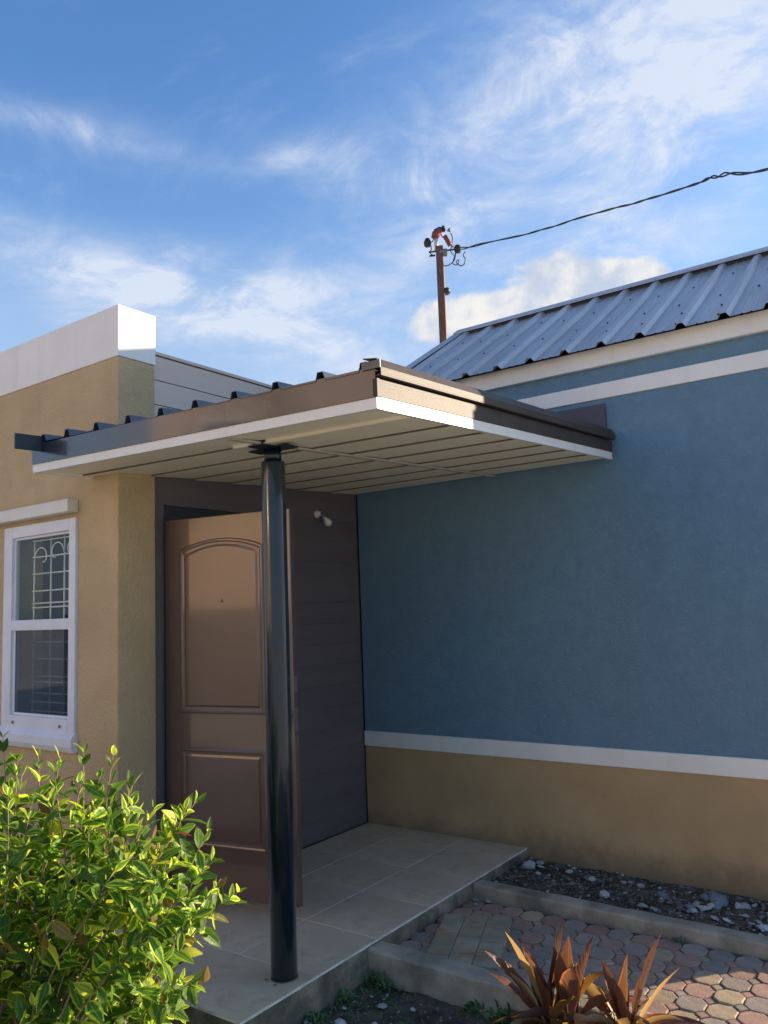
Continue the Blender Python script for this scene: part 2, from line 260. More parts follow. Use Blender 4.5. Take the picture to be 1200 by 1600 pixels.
# ------------------------------------------------------------------ helpers
COL = S.collection
def tag(o, label=None, cat=None, group=None, kind=None):
    if label: o['label'] = label
    if cat: o['category'] = cat
    if group: o['group'] = group
    if kind: o['kind'] = kind
    return o
def empty(name, loc=(0, 0, 0), **kw):
    o = bpy.data.objects.new(name, None); o.location = loc; o.empty_display_size = .1; COL.objects.link(o); return tag(o, **kw)
class MB:
    def __init__(s): s.v = []; s.f = []; s.uv = []
    def poly(s, pts, faces):
        n = len(s.v); s.v += [Vector(p) for p in pts]; s.f += [[n + i for i in f] for f in faces]; return s
    def box(s, x0, x1, y0, y1, z0, z1):
        P = [(x, y, z) for z in (z0, z1) for y in (y0, y1) for x in (x0, x1)]
        return s.poly(P, [(0, 2, 3, 1), (4, 5, 7, 6), (0, 1, 5, 4), (2, 6, 7, 3), (0, 4, 6, 2), (1, 3, 7, 5)])
    def hexa(s, P):   # 8 corners, same order as box
        return s.poly(P, [(0, 2, 3, 1), (4, 5, 7, 6), (0, 1, 5, 4), (2, 6, 7, 3), (0, 4, 6, 2), (1, 3, 7, 5)])
    def prism(s, prof, a, b):    # prof: list of 3D points (closed ring), extruded by vectors a->b
        n = len(prof); a = Vector(a); b = Vector(b); P = [Vector(q) + a for q in prof] + [Vector(q) + b for q in prof]
        return s.poly(P, [tuple(range(n))[::-1], tuple(range(n, 2 * n))] + [(i, (i + 1) % n, n + (i + 1) % n, n + i) for i in range(n)])
    def tube(s, pts, rad, seg=8, closed=False, cap=True):
        pts = [Vector(p) for p in pts]; n = len(pts); rings = []
        rad = rad if hasattr(rad, '__len__') else [rad] * n
        up = None
        for i, p in enumerate(pts):
            t = (pts[(i + 1) % n] - pts[i - 1]) if closed else (pts[min(i + 1, n - 1)] - pts[max(i - 1, 0)])
            if t.length < 1e-9: t = Vector((0, 0, 1))
            t.normalize()
            if up is None: up = t.orthogonal().normalized()
            up = (up - t * up.dot(t)); up = up.normalized() if up.length > 1e-6 else t.orthogonal().normalized()
            w = t.cross(up); rings.append([p + (up * math.cos(2 * math.pi * k / seg) + w * math.sin(2 * math.pi * k / seg)) * rad[i] for k in range(seg)])
        P = [q for r in rings for q in r]; F = []
        for i in range(n if closed else n - 1):
            j = (i + 1) % n
            for k in range(seg): F.append((i * seg + k, i * seg + (k + 1) % seg, j * seg + (k + 1) % seg, j * seg + k))
        if not closed and cap: F += [tuple(range(seg))[::-1], tuple((n - 1) * seg + k for k in range(seg))]
        return s.poly(P, F)
    def lathe(s, prof, c, axis=(0, 0, 1), seg=20):
        ax = Vector(axis).normalized(); u = ax.orthogonal().normalized(); w = ax.cross(u); c = Vector(c); P = []; F = []
        for r, h in prof:
            for k in range(seg): P.append(c + ax * h + (u * math.cos(2 * math.pi * k / seg) + w * math.sin(2 * math.pi * k / seg)) * r)
        for i in range(len(prof) - 1):
            for k in range(seg): F.append((i * seg + k, i * seg + (k + 1) % seg, (i + 1) * seg + (k + 1) % seg, (i + 1) * seg + k))
        F += [tuple(range(seg))[::-1], tuple((len(prof) - 1) * seg + k for k in range(seg))]
        return s.poly(P, F)
    def mesh(s, name):
        me = bpy.data.meshes.new(name); me.from_pydata([tuple(v) for v in s.v], [], s.f); me.validate()
        bm = bmesh.new(); bm.from_mesh(me); bmesh.ops.recalc_face_normals(bm, faces=bm.faces); bm.to_mesh(me); bm.free(); return me
    def build(s, name, m, parent=None, bevel=0., smooth=False, loc=None, **kw):
        me = s.mesh(name); 
        if isinstance(m, str): m = MT[m]
        me.materials.append(m); o = bpy.data.objects.new(name, me); COL.objects.link(o)
        if loc: o.location = loc
        if bevel:
            b = o.modifiers.new('bevel', 'BEVEL'); b.width = bevel; b.segments = 2; b.limit_method = 'ANGLE'; b.angle_limit = R_(35)
        if smooth:
            for f in me.polygons: f.use_smooth = True
        if parent: o.parent = parent
        return tag(o, **kw)
def inst(me, name, parent, loc, rot=None, scale=None, m=None):
    o = bpy.data.objects.new(name, me); COL.objects.link(o); o.parent = parent; o.location = loc
    if rot: o.rotation_euler = rot
    if scale: o.scale = scale if hasattr(scale, '__len__') else (scale,) * 3
    if m: o.material_slots[0].link = 'OBJECT'; o.material_slots[0].material = m
    return o

D = 2.153          # blue wall plane
# ------------------------------------------------------------------ ground
MB().poly([(-600, -600, -.19), (600, -600, -.19), (600, 600, -.19), (-600, 600, -.19)], [(0, 1, 2, 3)]).build('ground', 'dry_ground', kind='structure')
def bumpy(name, x0, x1, y0, y1, z, amp, nx, ny, m, curve=None, **kw):
    P = []; F = []
    for j in range(ny + 1):
        for i in range(nx + 1):
            x = x0 + (x1 - x0) * i / nx; y = y0 + (y1 - y0) * j / ny
            P.append((x, y, z + amp * (noise.noise(Vector((x * 6, y * 6, 3))) + .5 * noise.noise(Vector((x * 19, y * 19, 9)))) + (curve(x, y) if curve else 0)))
    for j in range(ny):
        for i in range(nx): a = j * (nx + 1) + i; F.append((a, a + 1, a + nx + 2, a + nx + 1))
    return MB().poly(P, F).build(name, m, smooth=True, **kw)
soil_front = bumpy('soil', -2.5, 3.3, -1.7, .46, -.15, .018, 150, 60, 'soil', kind='structure')
gravel_bed = bumpy('gravel_bed', 1.274, 3.66, 1.52, 2.152, -.065, .014, 110, 30, 'soil', curve=lambda x, y: -.02 * (x - 1.3) / 1.5, kind='structure')

# ------------------------------------------------------------------ porch floor with its tiles
SX0, SX1, SY0 = .001, 1.2734, -.3652
MB().box(-.9, SX1, SY0, -.003, -.35, -.012).box(SX0, SX1, -.003, D - .002, -.35, -.012).build('porch_floor', 'slab_side', kind='structure')
porch_floor = bpy.data.objects['porch_floor']
MB().box(-.9, SX1 - .001, SY0 + .001, -.004, -.0115, -.003).box(SX0 + .001, SX1 - .001, -.004, D - .003, -.0115, -.003).build('grout', 'grout', porch_floor)
xs = [-.9, -.56, -.10, .36, .818, SX1 + .002]; ys = [SY0 - .002, .068, .528, .988, 1.448, 1.908, D - .004]; g = .0040
for i in range(5):
    for j in range(6):
        x0, x1, y0, y1 = xs[i] + g, xs[i + 1] - g, ys[j] + g, ys[j + 1] - g
        if j > 0 and x1 < .1: continue
        if j > 0: x0 = max(x0, SX0 + .002)
        if j == 0 and i < 3: y1 = -.004
        h = random.uniform(-.0004, .0004)
        t = MB().box(-(x1 - x0) / 2, (x1 - x0) / 2, -(y1 - y0) / 2, (y1 - y0) / 2, -.004, 0).build('floor_tile', 'tile', porch_floor, bevel=.001)
        t.location = ((x0 + x1) / 2, (y0 + y1) / 2, h)

# ------------------------------------------------------------------ kerbs
def kerb(name, a, b, w, z0, z1, seed):
    random.seed(seed); a = Vector(a); b = Vector(b); n = 46; L = (b - a); d = L.normalized(); s = Vector((-d.y, d.x)); P = []; F = []
    prof = [(0, z0), (0, z1 - .012), (.006, z1 - .003), (.018, z1), (w - .018, z1), (w - .005, z1 - .004), (w, z1 - .014), (w, z0)]
    for i in range(n + 1):
        c = a + L * i / n
        for k, (o_, z) in enumerate(prof):
            jit = .004 if 0 < k < 7 else 0
            q = c + s * (o_ + jit * noise.noise(Vector((c.x * 9, c.y * 9, k * 3.1 + seed)))); P.append((q.x, q.y, z + (jit * .8 * noise.noise(Vector((c.x * 7, k * 2.2, seed))) if 0 < k < 7 else 0)))
    m = len(prof)
    for i in range(n):
        for k in range(m - 1): F.append((i * m + k, (i + 1) * m + k, (i + 1) * m + k + 1, i * m + k + 1))
    F += [tuple(range(m)), tuple(n * m + k for k in range(m))[::-1]]
    return MB().poly(P, F).build(name, 'concrete', smooth=False, kind='structure')
kerb('near_kerb', (1.2745, .447), (3.66, .425), .115, -.35, -.016, 3)
kerb('far_kerb', (1.2745, 1.445), (3.66, 1.395), .105, -.35, -.02, 5)

# ------------------------------------------------------------------ path of octagon pavers between the kerbs
PZ = -.078
MB().box(1.2745, 3.66, .56, 1.40, -.3, PZ - .009).build('paved_path', 'sand', kind='structure')
path = bpy.data.objects['paved_path']
def paver_mesh(pts, top, ch, name):
    n = len(pts); c = Vector((0, 0)); P = []
    for (sc, z) in ((1, -.03), (1, top - ch), (None, top)):
        for q in pts:
            q = Vector(q); r = q if sc else q * (1 - ch * 1.6 / q.length)
            P.append((r.x, r.y, z))
    F = [tuple(range(2 * n, 3 * n))]
    for L in (0, 1): F += [(L * n + i, L * n + (i + 1) % n, (L + 1) * n + (i + 1) % n, (L + 1) * n + i) for i in range(n)]
    me = MB().poly(P, F).mesh(name); me.materials.append(MT['pv_red']); return me
PX, PY = .1175, .127
hx, hy, cx_, cy_ = PX / 2 - .0026, PY / 2 - .0026, .030, .032
octp = [(hx - cx_, -hy), (hx, -hy + cy_), (hx, hy - cy_), (hx - cx_, hy), (-hx + cx_, hy), (-hx, hy - cy_), (-hx, -hy + cy_), (-hx + cx_, -hy)]
octm = paver_mesh(octp, 0, .0026, 'octagon_paver')
sq = [(.0275, 0), (0, .0295), (-.0275, 0), (0, -.0295)]
sqm = paver_mesh(sq, 0, .0026, 'square_paver')
random.seed(11)
mats = ['pv_red', 'pv_grey', 'pv_tan']
for i in range(0, 17):
    for j in range(7):
        x = 2.628 - 11 * PX + i * PX; y = .6952 + (j - 0) * PY - .001
        if x + hx > 3.4 or x - hx < 1.276: continue
        if y + hy > 1.415 or y - hy < .555: continue
        m = MT[random.choices(mats, (.50, .26, .24) if x > 2.3 else (.4, .55, .05))[0]]
        inst(octm, 'paver', path, (x, y, PZ + random.uniform(-.004, .003)), (random.uniform(-.03, .03), random.uniform(-.03, .03), random.uniform(-.03, .03)), m=m)
for i in range(0, 18):
    for j in range(6):
        x = 2.628 - 11.5 * PX + i * PX; y = .6952 + (j + .5) * PY - .001
        if x + .028 > 3.4 or x - .028 < 1.276 or y > 1.37: continue
        inst(sqm, 'paver', path, (x, y, PZ + random.uniform(-.003, .002)), (0, 0, random.uniform(-.04, .04)), m=MT[random.choice(['pv_tan', 'pv_grey', 'pv_red'])])
# ------------------------------------------------------------------ tiled cover slab lying on the path
cv = empty('access_cover', (1.575, .868, PZ + .001), label='rectangular tiled cover slab lying on the pavers by the porch step', cat='cover slab')
cv.rotation_euler = (0, 0, R_(20.5) )
MB().box(-.175, .175, -.295, .295, .001, .016).build('slab', 'concrete', cv)
tx = [-.175, -.062, .055, .175]; 
for i in range(3):
    ty = [-.295, -.20, -.085, .03, .18, .295] if i == 0 else ([-.295, -.17, .02, .20, .295] if i == 1 else [-.295, -.19, -.03, .15, .295])
    for j in range(len(ty) - 1):
        a, b, c, d_ = tx[i] + .0025, tx[i + 1] - .0025, ty[j] + .003, ty[j + 1] - .003
        MB().box(a, b, c, d_, .0165, .0215).build('cover_tile', 'cover', cv, bevel=.0008)

# ------------------------------------------------------------------ beige house wing
bh = empty('beige_house', (0, 0, -.2), label='beige stucco house wing with white capped parapet and brown siding beside the blue house', cat='house')
def par(o): o.location -= bh.location; return o
ZP, ZB, CW = 3.3135, 3.0154, .250
WX0, WX1, WZ0, WZ1 = -1.128, -.368, .929, 2.140   # window opening
wm = MB()
wm.box(WX1, 0, 0, CW, -.3, ZB); wm.box(-7, WX0, 0, CW, -.3, ZB); wm.box(WX0, WX1, 0, CW, -.3, WZ0); wm.box(WX0, WX1, 0, CW, WZ1, ZB)
# join as grid without seams: use a single ring instead
def wall_with_hole(x0, x1, z0, z1, hx0, hx1, hz0, hz1, y0, y1):
    X = [x0, hx0, hx1, x1]; Z = [z0, hz0, hz1, z1]; P = []; F = []
    for y in (y0, y1):
        for z in Z:
            for x in X: P.append((x, y, z))
    I = lambda k, j, i: k * 16 + j * 4 + i
    for j in range(3):
        for i in range(3):
            if (i, j) == (1, 1): continue
            F.append((I(0, j, i), I(0, j, i + 1), I(0, j + 1, i + 1), I(0, j + 1, i))); F.append((I(1, j, i), I(1, j + 1, i), I(1, j + 1, i + 1), I(1, j, i + 1)))
    for i in range(3):
        F.append((I(0, 0, i), I(1, 0, i), I(1, 0, i + 1), I(0, 0, i + 1))); F.append((I(0, 3, i), I(0, 3, i + 1), I(1, 3, i + 1), I(1, 3, i)))
    for j in range(3):
        F.append((I(0, j, 0), I(0, j + 1, 0), I(1, j + 1, 0), I(1, j, 0))); F.append((I(0, j, 3), I(1, j, 3), I(1, j + 1, 3), I(0, j + 1, 3)))
    F += [(I(0, 1, 1), I(0, 1, 2), I(1, 1, 2), I(1, 1, 1)), (I(0, 2, 1), I(1, 2, 1), I(1, 2, 2), I(0, 2, 2)), (I(0, 1, 1), I(1, 1, 1), I(1, 2, 1), I(0, 2, 1)), (I(0, 1, 2), I(0, 2, 2), I(1, 2, 2), I(1, 1, 2))]
    return MB().poly(P, F)
par(wall_with_hole(-7, 0, -.3, ZB - .001, WX0, WX1, WZ0, WZ1, 0, CW).build('wall', 'stucco', bh, bevel=.006))
par(MB().box(-7.003, .004, -.004, CW + .004, ZB, ZP).build('parapet_band', 'white_wall', bh, bevel=.004))
# rest of the wing: roof and hidden walls
par(MB().box(-7, -.16, CW + .004, 6, 2.80, 2.92).box(-7, -6.85, CW + .004, 6, -.3, 2.80).box(-6.85, -.16, 5.85, 6, -.3, 2.80).build('back_wall', 'stucco', bh))
# siding wall with door opening
DY0, DY1, DZT = .32, 1.20, 2.10
sw = MB(); sw.box(-.15, -.034, CW + .004, DY0, -.3, 3.085); sw.box(-.15, -.034, DY1, 2.30, -.3, 3.085); sw.box(-.15, -.034, DY0, DY1, DZT + .04, 3.085)
par(sw.build('siding_backing', 'dark_header', bh))
pitch = .1475; z = 3.085; k = 0
while z > .02:
    z0 = max(z - pitch, .002); jt = .004 if z > 2.5 else .0007; zt = z - jt
    segs = [(CW + .0045, 2.150)]
    if z0 < DZT + .04: segs = [(CW + .0045, DY0 - .001), (DY1 + .001, 2.150)]
    for (a, b) in segs:
        q = MB().poly([(-.034, a, z0), (-.012, a, z0), (-.012, a, zt - jt), (-.012 - jt, a, zt), (-.034, a, zt), (-.034, b, z0), (-.012, b, z0), (-.012, b, zt - jt), (-.012 - jt, b, zt), (-.034, b, zt)],
                      [(0, 1, 2, 3, 4), (5, 9, 8, 7, 6), (0, 5, 6, 1), (1, 6, 7, 2), (2, 7, 8, 3), (3, 8, 9, 4), (4, 9, 5, 0)]).build('siding_plank', 'siding' if z > 2.5 else 'brown', bh); par(q)
    z -= pitch
par(MB().box(-.16, -.004, CW + .0045, 2.150, 3.086, 3.104).build('siding_cap', 'siding', bh))
# door frame (jambs and head) in the opening
par(MB().box(-.15, -.006, DY0 - .002, DY0 + .0, 0, .0).box(-.15, -.005, DY0, DY0 + .03, .001, DZT + .035).box(-.15, -.005, DY1 - .03, DY1, .001, DZT + .035).box(-.15, -.005, DY0 + .03, DY1 - .03, DZT + .005, DZT + .035).build('door_frame', 'dark_header', bh))
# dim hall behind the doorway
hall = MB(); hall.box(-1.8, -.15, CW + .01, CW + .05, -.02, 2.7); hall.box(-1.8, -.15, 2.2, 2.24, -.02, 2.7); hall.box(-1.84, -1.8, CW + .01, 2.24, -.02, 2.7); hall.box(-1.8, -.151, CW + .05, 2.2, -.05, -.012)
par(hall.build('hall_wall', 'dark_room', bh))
# ---- the window
win = empty('window', (0, 0, 0)); win.parent = bh; win.location = -bh.location
f = MB(); FY = -.018; yb = .034
f.box(WX0, -1.034, FY, yb, WZ0, WZ1); f.box(-.432, WX1, FY, yb, WZ0, WZ1); f.box(-1.034, -.432, FY, yb, 2.070, WZ1); f.box(-1.034, -.432, FY, yb, 1.505, 1.568); f.box(-1.034, -.432, FY, yb, WZ0, 1.005)
f.build('frame', 'frame', win, bevel=.004)
s2 = MB(); 
for (a, b, c, d_) in ((-1.034, -1.020, 1.568, 2.070), (-.446, -.432, 1.568, 2.070), (-1.034, -1.014, 1.005, 1.505), (-.450, -.432, 1.005, 1.505)): s2.box(a, b, .000, .028, c, d_)
s2.box(-1.020, -.446, .000, .028, 2.056, 2.070); s2.box(-1.014, -.450, .000, .028, 1.005, 1.02)
s2.build('sash', 'frame', win, bevel=.002)
MB().box(-1.032, -.434, .010, .013, 1.57, 2.068).build('pane', 'glass', win)
MB().box(-1.032, -.434, .016, .019, 1.007, 1.503).build('pane', 'glass', win)
MB().box(-1.032, -.434, .004, .0055, 1.007, 1.503).build('insect_screen', 'screen', win)
MB().box(-1.30, -.366, -.072, 0.0, 2.168, 2.242).build('hood', 'hood', win, bevel=.006)
h = MB().poly([(-1.24, 0, .828), (-1.24, -.03, .828), (-1.24, -.045, .86), (-1.24, -.045, .905), (-1.24, -.018, .934), (-1.24, 0, .934), (-.356, 0, .828), (-.356, -.03, .828), (-.356, -.045, .86), (-.356, -.045, .905), (-.356, -.018, .934), (-.356, 0, .934)],
     [(0, 1, 2, 3, 4, 5), (11, 10, 9, 8, 7, 6), (0, 6, 7, 1), (1, 7, 8, 2), (2, 8, 9, 3), (3, 9, 10, 4), (4, 10, 11, 5), (5, 11, 6, 0)]).build('sill', 'frame', win, bevel=.003)
for x in (-.99, -.50): MB().lathe([(.009, 0), (.009, .006), (.004, .008)], (x, FY - .002, .965), (0, -1, 0), 12).build('screw_cap', 'metal', win)
# grille behind the glass: every bar on its own
GY = .055
def bar(pts, r=.0055): MB().tube(pts, r, 8).build('grille_bar', 'grille', win, smooth=True)
for x in (-.905, -.725, -.585): bar([(x, GY, 1.0), (x, GY, 2.08)])
for z in (1.03, 1.083, 1.134, 1.20, 1.233, 1.334, 1.434, 1.639, 1.665, 1.739, 1.843, 1.945, 2.045): bar([(-.91, GY - .008, z), (-.36, GY - .008, z)], .0045)
def scroll(cx, cz, s):
    pts = []
    for i in range(34):
        a = i / 33 * 4.6; r = .085 * (1 - i / 33 * .75); pts.append((cx + s * (r * math.cos(a)), GY - .012, cz + r * math.sin(a)))
    MB().tube(pts, .004, 6).build('grille_scroll', 'grille', win, smooth=True)
scroll(-.655, 1.955, 1); scroll(-.80, 1.935, -1); scroll(-.49, 1.965, 1)
# curtain folds at the left
P = []; F = []; n = 60
for i in range(n + 1):
    x = -1.5 + .34 * i / n; y = .12 + .02 * math.sin(i * .9) + .006 * math.sin(i * 2.3)
    P += [(x, y, .9), (x + .01 * math.sin(i * .5), y, 2.2)]
for i in range(n): F.append((2 * i, 2 * i + 2, 2 * i + 3, 2 * i + 1))
cu = MB().poly(P, F).build('curtain', 'curtain', win, smooth=True)
so_ = cu.modifiers.new('thick', 'SOLIDIFY'); so_.thickness = .003
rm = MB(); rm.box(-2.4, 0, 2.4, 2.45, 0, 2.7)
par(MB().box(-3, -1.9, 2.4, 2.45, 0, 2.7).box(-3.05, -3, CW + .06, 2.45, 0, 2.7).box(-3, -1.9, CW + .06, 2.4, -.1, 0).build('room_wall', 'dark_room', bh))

# ---- the open door, part of the house
DH = R_(79.0); do = Vector((.004, .311, 0)); du = Vector((math.sin(DH), math.cos(DH), 0)); dn = Vector((math.cos(DH), -math.sin(DH), 0))
door = MB().box(.002, .838, 0, .042, .075, 2.103).build('door', 'door', bh, bevel=.003, label='brown glossy panelled door swung open')
door.matrix_parent_inverse.identity()
door.rotation_euler = (0, 0, math.pi / 2 - DH); door.location = do - bh.location
def dpart(mb, name, m, **kw): return mb.build(name, m, door, **kw)
def arch(u0, u1, z0, z1, rise, off):
    pts = [(u0 + off, z0 + off), (u1 - off, z0 + off), (u1 - off, z1 - off)]
    for i in range(1, 14):
        t = i / 14; pts.append((u1 - off + (u0 - u1 + 2 * off) * t, z1 - off + rise * math.sin(math.pi * t) ** .8))
    pts.append((u0 + off, z1 - off)); return pts
def ring_panel(u0, u1, z0, z1, rise, name):
    offs = [(0, 0), (.006, .0035), (.014, .004), (.021, .0008), (.034, .000), (.046, .003)]
    rings = [[(u, -h_, z) for (u, z) in arch(u0, u1, z0, z1, rise, o_)] for (o_, h_) in offs]
    n = len(rings[0]); P = [q for r in rings for q in r]; F = []
    for a in range(len(rings) - 1):
        for i in range(n): F.append((a * n + i, a * n + (i + 1) % n, (a + 1) * n + (i + 1) % n, (a + 1) * n + i))
    F.append(tuple((len(rings) - 1) * n + i for i in range(n)))
    P = [(p[0], p[1] - .0004, p[2]) for p in P]
    return dpart(MB().poly(P, F), name, 'door')
ring_panel(.105, .665, 1.022, 1.925, .052, 'panel'); ring_panel(.105, .662, .32, .838, 0, 'panel')
dpart(MB().lathe([(.008, 0), (.008, .004), (.004, .005)], (.392, -.0065, 1.629), (0, -1, 0), 14), 'peephole', 'metal')
dpart(MB().lathe([(.026, 0), (.026, .006), (.012, .008), (.012, .035), (.026, .042), (.030, .055), (.024, .068)], (.775, 0, 1.02), (0, -1, 0), 20), 'handle', 'metal', smooth=True)
dpart(MB().box(.8385, .840, .008, .034, .94, 1.06), 'latch_plate', 'metal'); dpart(MB().box(.8385, .840, .008, .034, 1.14, 1.22), 'latch_plate', 'metal')
for z in (.3, 1.05, 1.85): dpart(MB().tube([(-.004, .02, z - .05), (-.004, .02, z + .05)], .006, 10), 'hinge', 'metal')

# ------------------------------------------------------------------ blue house
BX1 = 3.505; EY, EZ, RY, RZ = 2.0331, 3.1168, 3.4703, 3.9943; BYB = 4.80
blu = empty('blue_house', (2.0, D, -.2), label='blue painted house with white bands, tan plinth and grey metal roof', cat='house')
def bp_(o): o.location -= blu.location; return o
bp_(MB().box(.0, BX1, D, BYB, .5521, 3.0196).build('wall', 'blue', blu))
bp_(MB().box(.0, BX1 + .004, D - .004, BYB, -.3, .5510).build('plinth', 'tan', blu))
bp_(MB().box(.0, BX1 + .016, D - .016, BYB, .5522, .6574).build('band', 'white_wall', blu, bevel=.003))
bp_(MB().box(.0, BX1 + .012, D - .012, BYB, 2.8143, 2.9130).build('stripe', 'white_wall', blu, bevel=.003))
bp_(MB().box(.0, BX1 + .03, D - .035, BYB + .03, 3.0200, 3.135).build('frieze', 'white_wall', blu))
sy = (RZ - EZ) / (RY - EY)
for gx0 in (.25, BX1 - .15): bp_(MB().prism([(0, D, 3.1355), (0, BYB, 3.1355), (0, RY, RZ - .05)], (gx0, 0, 0), (gx0 + .13, 0, 0)).build('gable', 'blue', blu))
bp_(MB().box(1.45, 1.994, D - .020, D - .0005, 2.56, 2.780).build('flashing_board', mat('slate_board_paint', (.07, .07, .10), .6), blu, bevel=.002, label='dark slate board where the canopy meets the wall'))
# roof: one mesh per rib-and-pan strip
XR0, PR = 1.1015, .2406       # right foot of the first visible rib
def strip_profile(w):         # offsets (x, height above the sheet) for rib then pan to its right
    return [(-.064, 0), (-.048, .027), (-.016, .027), (0, 0), (.055, .0), (.060, .004), (.066, .004), (.071, 0), (.105, 0), (.110, .004), (.116, .004), (.121, 0), (w - .064, 0)]
nrm = Vector((0, -sy, 1)).normalized()
slope_len = math.hypot(RY - EY, RZ - EZ)
up_dir = Vector((0, RY - EY, RZ - EZ)).normalized()
def roof_strip(x, side):
    pr = strip_profile(PR); P = []
    n = len(pr); rows = 6
    for r in range(rows + 1):
        t = -.0 + (slope_len + .0) * r / rows
        for (dx, h_) in pr:
            base = Vector((x + dx, EY, EZ)) + up_dir * t + nrm * (h_ + .0015 * noise.noise(Vector(((x + dx) * 5, t * 4, 1))) * (1 if h_ < .001 else 0))
            if side: base.y = 2 * RY - base.y
            P.append(base)
    F = [(r * n + i, r * n + i + 1, (r + 1) * n + i + 1, (r + 1) * n + i) for r in range(rows) for i in range(n - 1)]
    o = MB().poly(P, F).build('roof_panel', 'roof', blu)
    s_ = o.modifiers.new('thick', 'SOLIDIFY'); s_.thickness = .0012; s_.offset = 1 if not side else -1
    return bp_(o)
for k in range(-3, 11):
    x = XR0 + k * PR
    roof_strip(x, 0); roof_strip(x, 1)
scm = MB().lathe([(.007, 0), (.007, .004), (.0035, .005), (.0035, .009)], (0, 0, 0), nrm, 8).mesh('roof_screw'); scm.materials.append(MT['black'])
for k in range(-3, 8):
    for (dx, t) in ((-.032, slope_len - .02), (.085 if k % 2 else .10, .62), (-.075, .10), (.09, 1.1 if k % 3 else 1.25), (-.09, .33 if k % 2 else .36)):
        c = Vector((XR0 + k * PR + dx, EY, EZ)) + up_dir * t + nrm * (.028 if abs(dx + .032) < .01 else .001)
        inst(scm, 'roof_screw', blu, c - blu.location)
XL, XRr = .215, BX1 + .10
rc = MB()   # ridge cap: folded sheet raised on the ribs
for sgn in (1, -1):
    a = Vector((0, RY, RZ + .050)); b = a + Vector((0, -sgn * .085, -.085 * sy)); c = b + Vector((0, -sgn * .004, -.014))
    rc.hexa([(XL, q.y, q.z) if i % 2 == 0 else (XRr, q.y, q.z) for i, q in enumerate([b, b, a, a, b + Vector((0, 0, .004)), b + Vector((0, 0, .004)), a + Vector((0, 0, .004)), a + Vector((0, 0, .004))])])
    rc.hexa([(XL, q.y, q.z) if i % 2 == 0 else (XRr, q.y, q.z) for i, q in enumerate([c, c, b, b, c + Vector((0, -sgn * .003, 0)), c + Vector((0, -sgn * .003, 0)), b + Vector((0, -sgn * .003, .003)), b + Vector((0, -sgn * .003, .003))])])
bp_(rc.build('ridge_cap', 'roof', blu))
rk = MB()
for (xa, xb) in ((XL - .02, XL + .085), (XRr - .085, XRr + .02)):
    for sgn in (0, 1):
        e = Vector((0, EY - .01, EZ - .006)) + nrm * .034; r_ = Vector((0, RY, RZ)) + nrm * .034; r_.y = RY
        pts = []
        for zz in (0, .005):
            for q in (e, r_):
                for x in (xa, xb): pts.append((x, (2 * RY - q.y) if sgn else q.y, q.z + zz))
        rk.hexa(pts)
        xo = xa if xa < 1 else xb - .004
        pts = []
        for zz in (-.10, -.001):
            for q in (e, r_):
                for x in (xo, xo + .004): pts.append((x, (2 * RY - q.y) if sgn else q.y, q.z + zz))
        rk.hexa(pts)
bp_(rk.build('rake_trim', 'roof', blu))
cl = MB()   # dark foam closure under the ridge cap
cl.prism([(0, RY - .07, RZ - .07 * sy + .002), (0, RY, RZ + .002), (0, RY, RZ + .045), (0, RY - .07, RZ - .07 * sy + .045)], (XL + .09, 0, 0), (XRr - .09, 0, 0))
bp_(cl.build('ridge_closure', 'roof_dark', blu))

# ------------------------------------------------------------------ canopy over the porch
can = empty('porch_canopy', (.9, .9, 2.28), label='flat porch canopy with slate fascia, white trim and cream boarded underside', cat='canopy')
def cp(o): o.location -= can.location; return o
CX0, CX1, CY0, CY1 = -.2377, 2.0261, -.3563, D - .038
def zb(x, y):   # trim bottom height, bilinear
    t = (y - CY0) / (D - CY0); u = (x - CX0) / (CX1 - CX0)
    return (2.3383 + (2.2787 - 2.3383) * u) * (1 - t) + 2.4156 * t
def slab(mb, x0, x1, y0, y1, a, b):       # box following the underside, from zb+a to zb+b
    P = [(x, y, zb(x, y) + h_) for h_ in (a, b) for y in (y0, y1) for x in (x0, x1)]; mb.hexa(P); return mb
def strip(mb, axis, n, *args):
    return mb
# trim: white boards round the edge
slab(MB(), CX0, CX1, CY0, CY0 + .022, 0, .0425).build('t', 'trim').name = 'trim_board'
tb = bpy.data.objects['trim_board']; tb.parent = can; cp(tb)
tb2 = slab(MB(), CX1 - .022, CX1 - .0005, CY0 + .0225, CY1, 0, .0445).build('trim_board', 'trim', can); cp(tb2)
tb3 = slab(MB(), CX0 + .0005, CX0 + .022, CY0 + .0225, -.002, 0, .0445).build('trim_board', 'trim', can); cp(tb3)
# fascia
def fascia_front():
    P = []
    for (a, y) in ((.045, CY0 - .006), (.045, CY0 + .012)):
        pass
    n = 24; P = []; F = []
    for i in range(n + 1):
        x = CX0 + (CX1 - CX0) * i / n; b0 = zb(x, CY0) + .0435; b1 = zb(x, CY0) + .148 + .008 * i / n
        wv = 0
        P += [(x, CY0 - .006, b0), (x, CY0 - .006 + wv, (b0 + b1) / 2), (x, CY0 - .006, b1), (x, CY0 + .010, b1), (x, CY0 + .010, b0)]
    for i in range(n):
        for k in range(5): F.append((i * 5 + k, (i + 1) * 5 + k, (i + 1) * 5 + (k + 1) % 5, i * 5 + (k + 1) % 5))
    F += [(0, 1, 2, 3, 4), tuple(n * 5 + k for k in (4, 3, 2, 1, 0))]
    o = MB().poly(P, F).build('fascia', 'slate', can, smooth=False)
    
    return o
cp(fascia_front())
cp(slab(MB(), CX1 - .012, CX1 + .004, CY0 + .0105, CY1, .046, .112).build('fascia', 'slate_rough', can, label='glossy dark side fascia catching the sun'))
